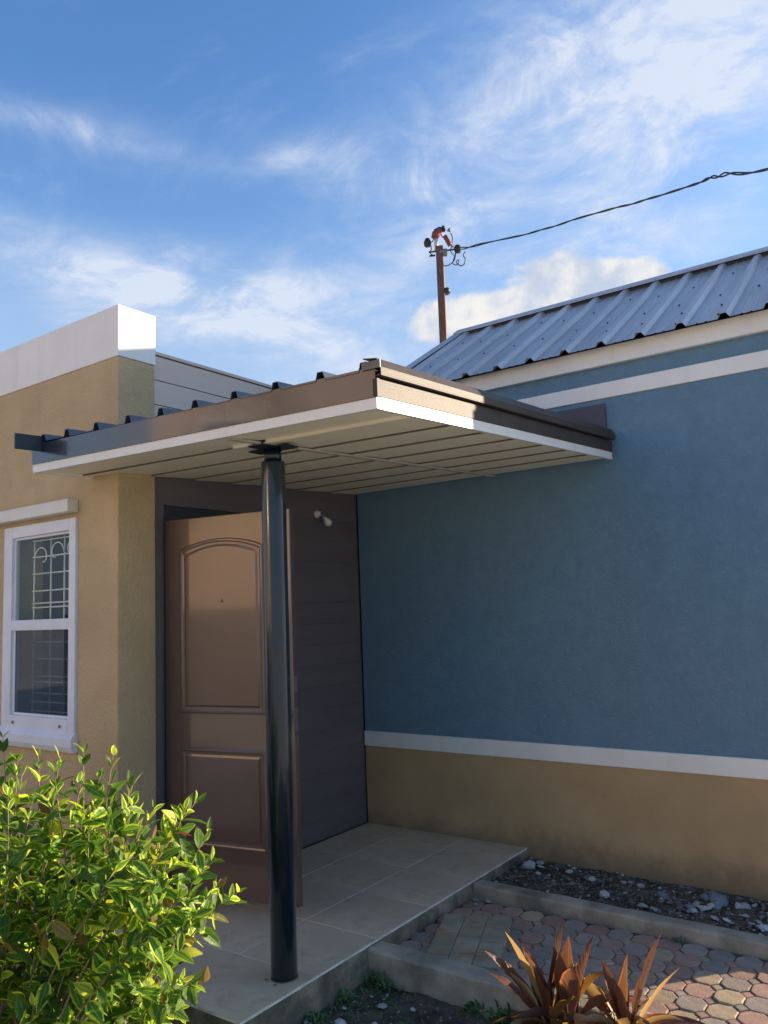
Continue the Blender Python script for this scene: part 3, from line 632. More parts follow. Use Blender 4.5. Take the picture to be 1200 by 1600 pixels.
cp(slab(MB(), CX1 - .012, CX1 + .008, CY0 - .0062, CY0 + .0104, .044, .112).build('corner_post', 'slate_rough', can))
cp(slab(MB(), CX0 - .004, CX0 + .012, CY0 + .0105, -.002, .046, .146).build('fascia', 'slate', can))
# right edge flashing with a drip lip
fl = MB()
slab(fl, CX1 + .006, CX1 + .030, CY0 - .010, CY1, .119, .124)
slab(fl, CX1 + .026, CX1 + .030, CY0 - .010, CY1, .1245, .150)
def flash_quad(z):  return z
P = [];
for (x, h_) in ((CX1 + .028, .150), (CX1 + .010, .186), (CX1 - .05, .196), (CX1 - .05, .192), (CX1 + .007, .182), (CX1 + .025, .1505)):
    for y in (CY0 - .010, CY1): P.append((x, y, zb(CX1, y) + h_))
fl.poly(P, [(2 * i, 2 * i + 1, (2 * i + 3) % 12, (2 * i + 2) % 12) for i in range(6)] + [(0, 2, 4, 6, 8, 10), (11, 9, 7, 5, 3, 1)])
fl.build('edge_flashing', 'slate_rough', can); cp(bpy.data.objects['edge_flashing'])
cp(slab(MB(), CX1 - .056, CX1 + .029, CY0 - .0125, CY0 - .0095, .148, .178).build('corner_cap', 'canopy_sheet', can))
cp(slab(MB(), CX1 - .05, CX1 - .014, CY0 + .02, CY1, .09, .175).build('rim_rail', 'roof_dark', can))
# beam flashing at the left end, standing proud of the front
cp(slab(MB(), -.158, -.142, -.505, CY0 - .0075, .105, .185).build('barge_flashing', 'barge', can))
cp(slab(MB(), -.157, -.142, CY0 + .002, -.002, .150, .185).build('barge_flashing', 'barge', can))
# roof sheets, one per rib
ribs = [-.120, .092, .340, .590, .828, 1.060, 1.304, 1.541, 1.776, 1.985]
for i, x in enumerate(ribs):
    x0 = x - .035; x1 = (ribs[i + 1] - .035) if i + 1 < len(ribs) else CX1 - .03
    if i == 0: x0 = CX0
    ye = CY1 if x1 > .01 else -.002
    prof = [(x0, 0)] + ([(x - .035, 0)] if i == 0 else []) + [(x - .024, .036), (x + .004, .036), (x + .018, 0), (x1, 0)]
    P = []
    for y in (CY0 - .0085, ye):
        for (a, h_) in prof: P.append((a, y, zb(a, y) + .158 - .012 * (i / 9) + h_))
    n = len(prof)
    o = MB().poly(P, [(k, k + 1, n + k + 1, n + k) for k in range(n - 1)]).build('roof_panel', 'canopy_sheet', can)
    s_ = o.modifiers.new('thick', 'SOLIDIFY'); s_.thickness = .003; cp(o)
# joists hidden in the box
jm = MB()
for x in (.3, .9, 1.5): slab(jm, x, x + .04, CY0 + .03, CY1 - .01, .05, .14)
jm.build('joist', 'wood', can); cp(bpy.data.objects['joist'])
# ceiling boards
ed = [CY0 + .0235, -.07, .23, .53, .84, 1.17, 1.48, 1.80, CY1]
for a, b in zip(ed[:-1], ed[1:]):
    x0 = CX0 + .0225 if b < .1 else .003
    if a < .1 < b: x0 = .003
    P = []
    for lvl in (0, 1):
        for (y, h_) in ((a + .004, .004), (b - .004, .013)):
            for x in (x0, CX1 - .0225): P.append((x, y, zb(x, y) + (.034 if lvl else h_)))
    if a < 0 and b > -.1:   # first board runs past the house corner
        pass
    cp(MB().hexa(P).build('ceiling_plank', 'ceiling', can))
P = [(x, y, zb(x, y) + h_) for h_ in (.008, .034) for y in (-.067, -.003) for x in (CX0 + .0225, .0025)]
cp(MB().hexa(P).build('ceiling_plank', 'ceiling', can))
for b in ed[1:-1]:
    cp(slab(MB(), (.003 if b > .1 or b > 0 else CX0 + .0225), CX1 - .0225, b - .0035, b + .0035, .0055, .0300).build('gap_shade_strip', 'gap_shade_sealant', can))  # dark strip stands in for the shade inside the gaps between boards
cp(slab(MB(), 1.185, 1.215, CY0 + .05, CY1 - .002, -.004, .005).build('batten', 'batten', can))
cp(slab(MB(), 1.02, CX1 - .03, -.115, -.095, -.002, .0155).build('cover_strip', 'ceiling', can))

# ------------------------------------------------------------------ post
post = empty('porch_post', (1.160, .004, 0), label='black glossy round steel post standing on the porch tiles and holding the canopy', cat='post')
PR_ = .0568
lean = -.012
MB().lathe([(PR_ - .004, 0), (PR_, .003), (PR_ * .992, 1.1), (PR_ * .985, 2.236), (PR_ * .96, 2.246), (PR_ * .80, 2.249)], (0, 0, 0.001), (0, 0, 1), 40).build('shaft', 'black_post', post, smooth=True)
MB().lathe([(.040, 2.2505), (.040, 2.302)], (0, 0, 0), (0, 0, 1), 28).build('neck', 'black_post', post, smooth=True)
for o in (bpy.data.objects['neck'],):
    for p_ in o.data.polygons:
        if abs(p_.normal.z) > .7: p_.use_smooth = False
zt = 2.303
pl = MB().box(-.115, .125, -.042, .042, zt, zt + .007); pl.box(-.03, .06, -.13, -.0425, zt, zt + .007); pl.box(.0, .075, -.132, -.126, zt + .0075, zt + .045)
pl.build('top_bracket', 'black_post', post, bevel=.001)
MB().lathe([(PR_ + .003, 0), (PR_ + .0025, .002), (PR_ + .0005, .004)], (0, 0, .0006), (0, 0, 1), 28).build('base_sealant', 'gap_shade_sealant', post)
for (x, y) in ((-.05, -.06), (.02, -.078)): MB().lathe([(.006, 0), (.006, .004), (.003, .006)], (x, y, .001), (0, 0, 1), 8).build('anchor_nut', 'metal', post)

# ------------------------------------------------------------------ utility pole
dr = Vector((-.48236, .81030, 0)).normalized(); DIST = 10.5
pb = CAM + dr * DIST; pb.z = -.22
po = empty('utility_pole', pb, label='rusty brown utility pole with insulators rising behind the metal roof', cat='utility pole')
def pr_(px, py, dep=DIST + 0.0):      # world point at horizontal distance dep along a fixed bearing -> local
    d_ = FW + RT * ((px - 600) / 1235.35) - UP * ((py - 800) / 1235.35); d_ = d_ / math.hypot(d_.x, d_.y); return CAM + d_ * dep - pb
ptop = pr_(680, 386)
MB().box(-.05, .05, -.042, .042, 0, ptop.z).build('pole', 'rusty_pole', po, bevel=.008)
bpy.data.objects['pole'].rotation_euler = (0, R_(0.4), R_(25))
MB().tube([(0, 0, ptop.z - .05), pr_(681.5, 372)], .026, 12).build('pipe', 'pale_pipe', po, smooth=True)
MB().tube([pr_(679, 372), pr_(681, 366), pr_(686, 361), pr_(691, 359)], [.05, .06, .05, .03], 10).build('weatherhead', 'red_plastic', po, smooth=True)
MB().tube([pr_(678, 368), pr_(681, 361), pr_(687, 357.5), pr_(693, 357.5)], [.02, .035, .03, .02], 8).build('cover', 'black', po, smooth=True)
MB().lathe([(.035, -.02), (.05, 0), (.035, .02)], pr_(693, 357.5), (.8, .5, .2), 12).build('insulator', 'black', po, smooth=True)
MB().lathe([(.045, -.05), (.055, 0), (.03, .06)], pr_(668, 379.5), (0, 0, 1), 12).build('insulator', 'black', po, smooth=True)
MB().lathe([(.04, -.05), (.055, 0), (.035, .05)], pr_(715, 389), (0, 0, 1), 12).build('insulator', 'black', po, smooth=True)
a, b = pr_(695, 369), pr_(703, 383); MB().tube([a.lerp(b, i / 8) for i in range(9)], [.028 if i % 2 else .036 for i in range(9)], 10).build('fuse', 'red_plastic', po, smooth=True)
MB().tube([pr_(700, 361), pr_(703, 356), pr_(702, 361), pr_(704, 362)], [.02, .012, .02, .01], 6).build('clamp', 'grey_plastic', po)
MB().tube([pr_(687, 395), pr_(699, 394.5)], .055, 10).build('junction_box', 'grey_plastic', po, bevel=.01)
MB().tube([pr_(670, 394), pr_(700, 391), pr_(716, 389)], .012, 6).build('cross_rod', 'black', po)
MB().tube([pr_(671, 400), pr_(680, 399)], .014, 6).build('cross_rod', 'black', po)
def wire(pts, r=.007, name='drop_wire'):
    pts = [pr_(*q) for q in pts]; out = []
    for i in range(len(pts) - 1):
        p0, p1, p2, p3 = pts[max(i - 1, 0)], pts[i], pts[i + 1], pts[min(i + 2, len(pts) - 1)]
        for s_ in range(6):
            t = s_ / 6; out.append(.5 * ((2 * p1) + (p2 - p0) * t + (2 * p0 - 5 * p1 + 4 * p2 - p3) * t * t + (3 * p1 - p0 - 3 * p2 + p3) * t ** 3))
    out.append(pts[-1]); MB().tube(out, r, 6).build(name, 'black', po, smooth=True)
wire([(680, 366), (676, 377), (670, 379)]); wire([(672, 381), (674, 388), (672, 395), (677, 399)])
wire([(704, 364), (707, 372), (706, 384), (704, 392), (709, 399)]); wire([(689, 366), (692, 371), (697, 373)]); wire([(704, 383), (712, 388), (716, 390)])
wire([(687, 413), (697, 415.5), (706, 411), (711, 404), (713, 391)]); wire([(713, 392), (709, 405), (708, 412), (713, 414), (717, 410), (716, 406), (713, 410), (719, 415), (725, 413), (727, 405), (724, 399), (727, 393)])
lb = pr_(697, 455)
MB().tube([pr_(689, 453.5), pr_(697, 452.5)], [.03, .038], 10).build('lamp_neck', 'lamp_glass', po, smooth=True)
MB().lathe([(.02, .05), (.05, .03), (.062, 0), (.05, -.035)], lb, (-.2, .1, 1), 14).build('lamp_head', 'black', po, smooth=True)

# ------------------------------------------------------------------ overhead cable
def ray_(px, py):
    d_ = FW + RT * ((px - 600) / 1235.35) - UP * ((py - 800) / 1235.35); return d_ / math.hypot(d_.x, d_.y)
cab_px = [(715, 389.5), (745, 383), (800, 371), (840, 361), (880, 349), (920, 336), (960, 325.5), (1000, 315), (1040, 302.5), (1075, 292), (1105, 280), (1130, 273), (1160, 271), (1200, 264.5), (1260, 250), (1340, 226), (1440, 190)]
base_pts = [CAM + ray_(x, y) * (DIST - 3.2 * (x - 715) / 485) for x, y in cab_px]
def spline(pts, k=8):
    out = []
    for i in range(len(pts) - 1):
        p0, p1, p2, p3 = pts[max(i - 1, 0)], pts[i], pts[i + 1], pts[min(i + 2, len(pts) - 1)]
        for s_ in range(k):
            t = s_ / k; out.append(.5 * ((2 * p1) + (p2 - p0) * t + (2 * p0 - 5 * p1 + 4 * p2 - p3) * t * t + (3 * p1 - p0 - 3 * p2 + p3) * t ** 3))
    out.append(pts[-1]); return out
bp2 = spline(base_pts)
cabl = empty('overhead_cable', base_pts[0], label='black twisted overhead cable running from the pole to the upper right', cat='cable')
for ph in (0, 2.1):
    pts = []
    for i, q in enumerate(bp2):
        loose = 1 + 2.2 * math.exp(-((i - 88) / 9) ** 2) + 2.0 * math.exp(-((i - 3) / 6) ** 2)
        a = i * .55 + .8 * math.sin(i * .23) + ph; pts.append(q + Vector((0, 0, math.sin(a))) * .0055 * loose + Vector((.6, .8, 0)) * math.cos(a) * .0055 - base_pts[0])
    MB().tube(pts, .0078, 6).build('strand', 'black', cabl, smooth=True)

# ------------------------------------------------------------------ stones and soil crumbs
def rock_mesh(seed, flat=.5):
    bm = bmesh.new(); bmesh.ops.create_icosphere(bm, subdivisions=1, radius=1)
    for v in bm.verts:
        v.co *= 1 + .45 * noise.noise(v.co * 1.3 + Vector((seed * 7.7, 0, 0))); v.co.z *= flat
    me = bpy.data.meshes.new('stone'); bm.to_mesh(me); bm.free(); me.materials.append(MT['stone_a']); return me
rocks = [rock_mesh(i, random.choice((.3, .45, .6))) for i in range(9)]
random.seed(23)
def scatter_stuff(name, m, n, x0, x1, y0, y1, zf, rmin, rmax, dens=lambda x, y: 1, parent=None, label=None):
    mb = MB(); cnt = 0
    while cnt < n:
        x = random.uniform(x0, x1); y = random.uniform(y0, y1)
        if random.random() > dens(x, y): continue
        cnt += 1
        r = rmin + (rmax - rmin) * random.random() ** 3; me = random.choice(rocks); rm_ = Matrix.Rotation(random.uniform(0, 6.3), 3, 'Z') @ Matrix.Rotation(random.uniform(-.5, .5), 3, 'X')
        off = Vector((x, y, zf(x, y) + r * .15)); sc = Vector((random.uniform(.6, 1.4), random.uniform(.6, 1.2), random.uniform(.5, 1.)))
        b0 = len(mb.v); mb.v += [rm_ @ Vector((v.co.x * sc.x, v.co.y * sc.y, v.co.z * sc.z)) * r + off for v in me.vertices]; mb.f += [[b0 + i for i in p_.vertices] for p_ in me.polygons]
    return mb.build(name, m, parent, kind='stuff')
gz = lambda x, y: -.062 - .02 * (x - 1.3) / 1.5
scatter_stuff('gravel', 'stone_c', 2600, 1.28, 3.6, 1.56, 2.145, gz, .004, .016, parent=gravel_bed)
scatter_stuff('pale_gravel', 'stone_a', 420, 1.28, 3.6, 1.56, 2.145, gz, .004, .018, dens=lambda x, y: .25 + .75 * max(0, (x - 2.2)), parent=gravel_bed)
scatter_stuff('soil_crumbs', 'stone_c', 3800, .9, 2.9, -1.2, .44, lambda x, y: -.152, .002, .010, parent=soil_front)
scatter_stuff('soil_chips', 'stone_a', 420, 1.28, 2.9, -1.2, .44, lambda x, y: -.148, .003, .011, parent=soil_front)
def stone(x, y, z, r, m, par_, sc=(1, 1, 1)):
    o = inst(random.choice(rocks), 'stone', par_, (x, y, z), (random.uniform(-.35, .35), random.uniform(-.35, .35), random.uniform(0, 6.3)), (r * sc[0], r * sc[1], r * sc[2]), MT[m]); return o
for i in range(46):
    x = random.uniform(2.32, 3.3); y = random.uniform(1.55, 2.02) if x > 2.5 else random.uniform(1.75, 2.0)
    stone(x, y, gz(x, y) + .012, random.uniform(.020, .040), 'stone_a' if random.random() < .72 else 'stone_b', gravel_bed, (random.uniform(.7, 1.3), random.uniform(.6, 1), random.uniform(.5, .9)))
for (x, y, r, m) in [(2.47, 1.98, .060, 'stone_b'), (2.40, 1.99, .035, 'stone_b'), (1.36, 1.98, .042, 'stone_a'), (1.40, 2.06, .03, 'stone_a'), (1.43, 2.0, .028, 'stone_a'), (1.62, 2.0, .022, 'stone_a'), (1.78, 1.95, .024, 'stone_a'), (1.93, 1.75, .03, 'stone_a'), (2.05, 1.98, .025, 'stone_a'), (2.15, 1.70, .028, 'stone_a'), (2.2, 1.9, .03, 'stone_b')]:
    stone(x, y, gz(x, y) + .012, r, m, gravel_bed)
for (x, y, r) in [(1.49, .26, .022), (1.43, .05, .030), (1.62, .30, .012), (1.36, .16, .012), (1.55, .12, .014), (1.72, .2, .015), (1.40, .30, .010), (1.66, .02, .016), (1.3, -.02, .012), (1.85, .1, .014)]:
    stone(x, y, -.138, r, 'stone_a', soil_front)
for (x, y, r) in [(1.33, 1.37, .020), (1.30, 1.33, .018), (1.40, 1.38, .016), (1.36, 1.31, .012)]: stone(x, y, PZ + .006, r, 'stone_c' if r > .017 else 'stone_a', path)

# ------------------------------------------------------------------ weeds
def leaf_geo(mb, uvs, base, direc, nrm_, L, Wd, curl=.25, fold=.35, seg=5, serr=0., twist=0.):
    """lanceolate leaf: adds vertices/faces; uvs get (u,v) per loop"""
    direc = direc.normalized(); side = direc.cross(nrm_).normalized(); up = side.cross(direc).normalized(); b0 = len(mb.v)
    for i in range(seg + 1):
        t = i / seg; w = Wd * (math.sin(math.pi * min(1, t ** .8)) ** .85) * .5 + (.0006 if 0 < i < seg else 0)
        if i == 0: w = Wd * .05
        if i == seg: w = 0.0003
        if serr and 0 < i < seg: w *= 1 + serr * (1 if i % 2 else -1)
        c = base + direc * (L * t) - up * (curl * L * t * t)
        s_ = (side * math.cos(twist * t) + up * math.sin(twist * t))
        mb.v += [c - s_ * w + up * w * fold, c, c + s_ * w + up * w * fold]
    for i in range(seg):
        a = b0 + 3 * i
        mb.f += [[a, a + 1, a + 4, a + 3], [a + 1, a + 2, a + 5, a + 4]]
        t0, t1 = i / seg, (i + 1) / seg
        uvs += [[(0, t0), (.5, t0), (.5, t1), (0, t1)], [(.5, t0), (1, t0), (1, t1), (.5, t1)]]
def leaf_mesh_obj(mb, uvs, name, m):
    me = bpy.data.meshes.new(name); me.from_pydata([tuple(v) for v in mb.v], [], mb.f)
    uvl = me.uv_layers.new(name='UVMap'); li = 0
    for f_, uu in zip(me.polygons, uvs):
        f_.use_smooth = True
        for k in range(f_.loop_total): uvl.data[f_.loop_start + k].uv = uu[k]
    me.materials.append(MT[m]); return me
def rnd_dir(zmin=-.2):
    while True:
        v = Vector((random.uniform(-1, 1), random.uniform(-1, 1), random.uniform(zmin, 1)))
        if .1 < v.length < 1: return v.normalized()
def weed(x, y, z, n, s, label, flat=.2):
    mb = MB(); uv = []
    root = empty('weed', (x, y, z), label=label, cat='weed', group='weeds along the kerbs')
    for i in range(n):
        b = Vector((random.gauss(0, s * .5), random.gauss(0, s * .3), random.uniform(0, s * .5))); d_ = rnd_dir(flat)
        leaf_geo(mb, uv, b, d_, Vector((0, 0, 1)) if abs(d_.z) < .9 else Vector((1, 0, 0)), random.uniform(.5, 1) * s * .7, s * random.uniform(.15, .3), seg=3)
    me = leaf_mesh_obj(mb, uv, 'foliage', 'weed'); o = bpy.data.objects.new('foliage', me); COL.objects.link(o); o.parent = root
random.seed(5)
weed(1.36, .40, -.14, 60, .06, 'small dark weed in the corner of the porch step and near kerb')
weed(1.315, .22, -.145, 45, .05, 'low weed against the porch step, second from the corner')
weed(1.31, .02, -.145, 45, .045, 'low weed against the porch step, third from the corner')
weed(1.33, -.15, -.145, 45, .045, 'low weed at the porch step, farthest from the kerb')
weed(2.0, .40, -.14, 60, .075, 'leafy green weed under the near kerb beside the red leaved plant')
weed(1.85, .415, -.14, 40, .05, 'small weed under the near kerb left of the red leaved plant')
weed(2.42, 1.375, -.08, 30, .035, 'small grass tuft at the foot of the far kerb')
weed(2.78, 2.11, -.09, 26, .05, 'grass tuft between pale stones and tan wall')
weed(1.305, .60, -.075, 22, .03, 'tiny weed where the near kerb meets the porch step on the path side')
# ground cover: low grass blades and clover in the front bed
mb = MB(); uv = []
for i in range(5200):
    x = random.uniform(1.28, 2.4); y = random.uniform(-.9, .44)
    if random.random() > math.exp(-((x - 1.3) / .16) ** 2) * .8 + math.exp(-((.44 - y) / .06) ** 2) * .3 + .10 + .25 * (noise.noise(Vector((x * 4, y * 4, 0))) > .15): continue
    d_ = rnd_dir(.2); leaf_geo(mb, uv, Vector((x, y, -.150)), d_, Vector((0, 0, 1)) if abs(d_.z) < .9 else Vector((1, 0, 0)), random.uniform(.012, .034), random.uniform(.003, .009), seg=2)
gc = bpy.data.objects.new('ground_cover', leaf_mesh_obj(mb, uv, 'ground_cover', 'weed')); COL.objects.link(gc); tag(gc, 'thin green ground cover on the dark soil by the porch step', 'ground cover', kind='stuff')

# ------------------------------------------------------------------ red leaved plants (two cordylines)
def ti_leaf(parent, base, az, tilt, L, Wd, m, curl, fold=.6, twist=0.):
    mb = MB(); uv = []; d_ = Vector((math.cos(az) * math.sin(tilt), math.sin(az) * math.sin(tilt), math.cos(tilt)))
    n_ = Vector((-math.cos(az) * math.cos(tilt), -math.sin(az) * math.cos(tilt), math.sin(tilt)))
    tilt += random.uniform(-.08, .12); curl = curl * 1.5 + random.uniform(0, .12); twist += random.uniform(-.5, .5); seg = 9; direc = d_; side = direc.cross(n_).normalized(); up = side.cross(direc).normalized()
    up = -up if up.dot(n_) < 0 else up
    for i in range(seg + 1):
        t = i / seg; w = Wd * 1.3 * .5 * (.16 if t < .12 else max(.02, math.sin(math.pi * ((t - .10) / .90) ** .85))) if i < seg else .0006
        c = direc * (L * t) + Vector((0, 0, -1)) * curl * L * t ** 2.2 + Vector((direc.x, direc.y, 0)) * curl * L * .35 * t ** 2
        tw = twist * t; s_ = side * math.cos(tw) + up * math.sin(tw); u_ = up * math.cos(tw) - side * math.sin(tw)
        wv = .16 * w * math.sin(t * 17 + az * 3)
        mb.v += [c - s_ * w + u_ * (w * fold + wv), c - u_ * w * .05, c + s_ * w + u_ * (w * fold - wv)]
    for i in range(seg):
        a = 3 * i; mb.f += [[a, a + 1, a + 4, a + 3], [a + 1, a + 2, a + 5, a + 4]]
        t0, t1 = i / seg, (i + 1) / seg; uv += [[(0, t0), (.5, t0), (.5, t1), (0, t1)], [(.5, t0), (1, t0), (1, t1), (.5, t1)]]
    o = bpy.data.objects.new('leaf', leaf_mesh_obj(mb, uv, 'leaf', m)); COL.objects.link(o); o.parent = parent; o.location = base; return o
def cordyline(loc, label, spec, seed, stems):
    random.seed(seed)
    spec = spec + [(random.randrange(len(stems)), random.uniform(0, 360), random.uniform(15, 80), random.uniform(.20, .34), random.uniform(.022, .042), random.choice(['ti_leaf', 'ti_leaf', 'ti_dry']), random.uniform(.1, .6), random.uniform(-1, 1)) for _ in range(16)]
    root = empty('ti_plant', loc, label=label, cat='plant', group='red leaved plants by the kerb')
    for k, (sx, sy_, sh) in enumerate(stems): MB().tube([(sx * .3, sy_ * .3, -.02), (sx, sy_, sh * .5), (sx, sy_, sh)], [.012, .010, .008], 8).build('stem', 'wood', root, smooth=True)
    for (k, az, tilt, L, Wd, m, curl, tw) in spec:
        sx, sy_, sh = stems[k]; ti_leaf(root, (sx, sy_, sh * random.uniform(.65, 1.)), R_(az), R_(tilt), L * 1.12, Wd, m, curl, twist=tw)
    return root
# image right is roughly +X+.7Y ; az measured from +X
LFT, RGT, BCK, FRT = 215, 35, 125, 305
cordyline((2.30, .24, -.15), 'red brown strap leaved plant at the kerb, the left and bigger one', [
    (0, LFT, 33, .36, .050, 'ti_leaf', .05, .5), (0, LFT + 15, 22, .37, .045, 'ti_dry', .03, -.4), (0, LFT - 20, 40, .30, .045, 'ti_leaf', .12, .3),
    (0, 60, 12, .36, .060, 'ti_leaf', .05, 1.0), (1, 100, 8, .36, .055, 'ti_leaf', .04, .2), (1, 20, 14, .38, .058, 'ti_leaf', .03, .8), (1, 300, 18, .34, .060, 'ti_leaf', .10, .6),
    (1, RGT, 45, .34, .050, 'ti_leaf', .35, .3), (0, 260, 20, .34, .055, 'ti_leaf', .08, .9), (0, 330, 28, .32, .055, 'ti_leaf', .2, -.5), (1, 80, 26, .33, .052, 'ti_leaf', .12, .4),
    (0, 190, 15, .30, .05, 'ti_leaf', .05, .4), (1, 350, 60, .30, .05, 'ti_dry', .5, .3), (0, 290, 55, .26, .05, 'ti_dry', .5, .2), (1, 270, 10, .30, .05, 'ti_leaf', .05, -.8), (0, 10, 20, .30, .05, 'ti_leaf', .05, .5),
    (1, 320, 8, .26, .045, 'ti_dry', .02, .2), (0, 140, 25, .30, .05, 'ti_leaf', .1, .2), (1, 50, 30, .28, .05, 'ti_leaf', .2, .2), (0, 240, 60, .22, .045, 'ti_dry', .4, .2)], 3, [(-.02, 0, .15), (.05, .02, .17)])
cordyline((2.53, .34, -.15), 'red brown strap leaved plant at the kerb with golden upright leaves, right hand one', [
    (0, RGT - 10, 20, .40, .050, 'ti_leaf', .02, .7), (0, RGT, 32, .34, .020, 'ti_dry', .05, .2), (0, RGT, 60, .34, .055, 'ti_leaf', .35, .2), (0, 350, 62, .34, .055, 'ti_leaf', .5, .2), (0, 10, 75, .30, .05, 'ti_dry', .5, .3),
    (0, 90, 12, .30, .045, 'ti_leaf', .05, .5), (0, 200, 12, .30, .040, 'ti_leaf', .02, .8), (0, 260, 12, .26, .045, 'ti_leaf', .05, .2), (0, 230, 50, .30, .05, 'ti_leaf', .4, .2), (0, 300, 60, .26, .05, 'ti_leaf', .5, .2),
    (0, 60, 80, .28, .05, 'ti_leaf', .35, .3), (0, 330, 85, .28, .045, 'ti_dry', .3, .2), (0, 120, 40, .28, .05, 'ti_leaf', .3, .2), (0, 20, 40, .30, .05, 'ti_leaf', .3, -.4), (0, 280, 30, .26, .045, 'ti_dry', .2, .4)], 4, [(0, 0, .13)])

# ------------------------------------------------------------------ the hedge shrub in front of the window
def hedge():
    random.seed(42)
    root = empty('garden_shrub', (1.15, -1.25, -.15), label='bushy variegated green and yellow shrub in front of the beige wall', cat='shrub')
    org = root.location.copy()
    def wp(px, py, dep): return CAM + FW * dep + RT * ((px - 600) / 1235.35 * dep) - UP * ((py - 800) / 1235.35 * dep)
    tips = [(310, 1252, 2.45), (288, 1262, 2.5), (325, 1298, 2.4), (372, 1392, 2.4), (345, 1385, 2.42), (333, 1345, 2.4), (322, 1535, 2.3), (285, 1530, 2.32), (172, 1180, 2.6), (128, 1172, 2.7), (95, 1180, 2.7), (62, 1180, 2.75), (30, 1185, 2.8), (205, 1225, 2.6),
            (212, 1255, 2.55), (240, 1262, 2.5), (4, 1150, 2.9), (262, 1285, 2.5), (255, 1440, 2.35), (285, 1400, 2.4), (300, 1430, 2.36), (150, 1215, 2.6), (275, 1345, 2.42)]
    T = [wp(*q) for q in tips]
    for i in range(205):
        px = random.uniform(-260, 275); top = 1175 + max(0, (px - 150)) * .75 + (12 if px < 40 else 0)
        py = top + 22 + random.random() ** 1.15 * (1720 - top); dep = 2.28 + random.random() * .75 + (.12 if py < 1300 else 0)
        T.append(wp(px, py, dep))
    stems = [Vector((1.0 + random.uniform(-.35, .35), -1.2 + random.uniform(-.2, .25), -.16)) for _ in range(9)]
    wood = MB(); leaves = []
    for ti, tip in enumerate(T):
        st = min(stems, key=lambda s_: (s_.xy - tip.xy).length + random.uniform(0, .3)); mid = st.lerp(tip, .5) + Vector((random.uniform(-.06, .06), random.uniform(-.06, .06), .06 + .25 * (tip.xy - st.xy).length))
        if mid.z > tip.z + .05: mid.z = tip.z - .02
        pts = []
        for s_ in range(9):
            t = s_ / 8; pts.append((1 - t) ** 2 * st + 2 * t * (1 - t) * mid + t * t * tip + Vector((random.gauss(0, .007), random.gauss(0, .007), 0)))
        wood.tube([p_ - org for p_ in pts], [.0042 * (1 - t_ / 8) + .0011 for t_ in range(9)], 6)
        # opposite leaf pairs along the last stretch
        L = (pts[-1] - pts[-3]).length
        nodes = random.randint(9, 15); az0 = random.uniform(0, 6.28)
        for k in range(nodes):
            t = 1 - k * .040 - random.uniform(0, .01); f_ = t * 8; i0 = min(7, int(f_)); c = pts[i0].lerp(pts[i0 + 1], f_ - i0)
            ax = (pts[i0 + 1] - pts[i0]).normalized(); u_ = ax.orthogonal().normalized(); w_ = ax.cross(u_)
            az = az0 + k * math.pi / 2 + random.uniform(-.3, .3)
            young = k < 2
            for sgn in (1, -1):
                if random.random() < .08: continue
                out = (u_ * math.cos(az) + w_ * math.sin(az)) * sgn
                sp = random.uniform(.35, .7) if young else random.uniform(.85, 1.35)
                d_ = (ax * math.cos(sp) + out * math.sin(sp)).normalized(); d_.z += .18 if young else random.gauss(-.05, .45); d_.normalize()
                ln = random.uniform(.032, .056) if young else random.uniform(.055, .096)
                leaves.append((c + out * .003, d_, ax, ln))
    wood.build('stem', 'wood', root, smooth=True, kind='stuff')
    # leaf meshes to share
    protos = []
    for i in range(8):
        mb = MB(); uv = []; leaf_geo(mb, uv, Vector((0, 0, 0)), Vector((0, 1, 0)), Vector((0, 0, 1)), 1.0, random.uniform(.36, .54), curl=random.uniform(.05, .4), fold=random.uniform(.15, .7), seg=8, serr=.055, twist=random.uniform(-.6, .6))
        protos.append(leaf_mesh_obj(mb, uv, 'leaf', 'leaf'))
    def basis(d_, ax):
        y = d_; n_ = ax - y * ax.dot(y)
        if n_.length < .05: n_ = y.orthogonal()
        n_.normalize(); n_ = (n_ + Vector((random.gauss(0, .6), random.gauss(0, .6), random.gauss(0, .6)))); n_ -= y * n_.dot(y); n_.normalize()
        x = y.cross(n_); return Matrix((x, y, n_)).transposed()
    vis = []
    for lf in leaves:
        q = lf[0] - CAM; dep = q.dot(FW); px = 600 + 1235 * q.dot(RT) / dep; py = 800 - 1235 * q.dot(UP) / dep
        score = (lf[3] / dep) * (1.0 if (-10 < px < 420 and 1100 < py < 1620) else .0) / (1 + max(0, dep - 2.2) * 3) * (1.6 if px > 220 or py < 1230 else 1)
        vis.append(score)
    order = sorted(range(len(leaves)), key=lambda i: -vis[i]); single = set(order[:300]); rest = MB(); ruv = []
    for i, (c, d_, ax, ln) in enumerate(leaves):
        B = basis(d_, ax); me = random.choice(protos)
        if i in single:
            o = bpy.data.objects.new('leaf', me); COL.objects.link(o); o.parent = root
            o.matrix_local = Matrix.Translation(c - org) @ B.to_4x4() @ Matrix.Scale(ln, 4)
        else:
            b0 = len(rest.v); rest.v += [B @ (v.co * ln) + c - org for v in me.vertices]; uvl = me.uv_layers[0].data
            for p_ in me.polygons: rest.f.append([b0 + j for j in p_.vertices]); ruv.append([tuple(uvl[l].uv) for l in p_.loop_indices])
    o = bpy.data.objects.new('foliage', leaf_mesh_obj(rest, ruv, 'foliage', 'leaf')); COL.objects.link(o); o.parent = root; o['kind'] = 'stuff'
    # one red young leaf
    mb = MB(); uv = []; leaf_geo(mb, uv, Vector((0, 0, 0)), Vector((.75, .5, .08)), Vector((0, 0, 1)), .055, .018, seg=6)
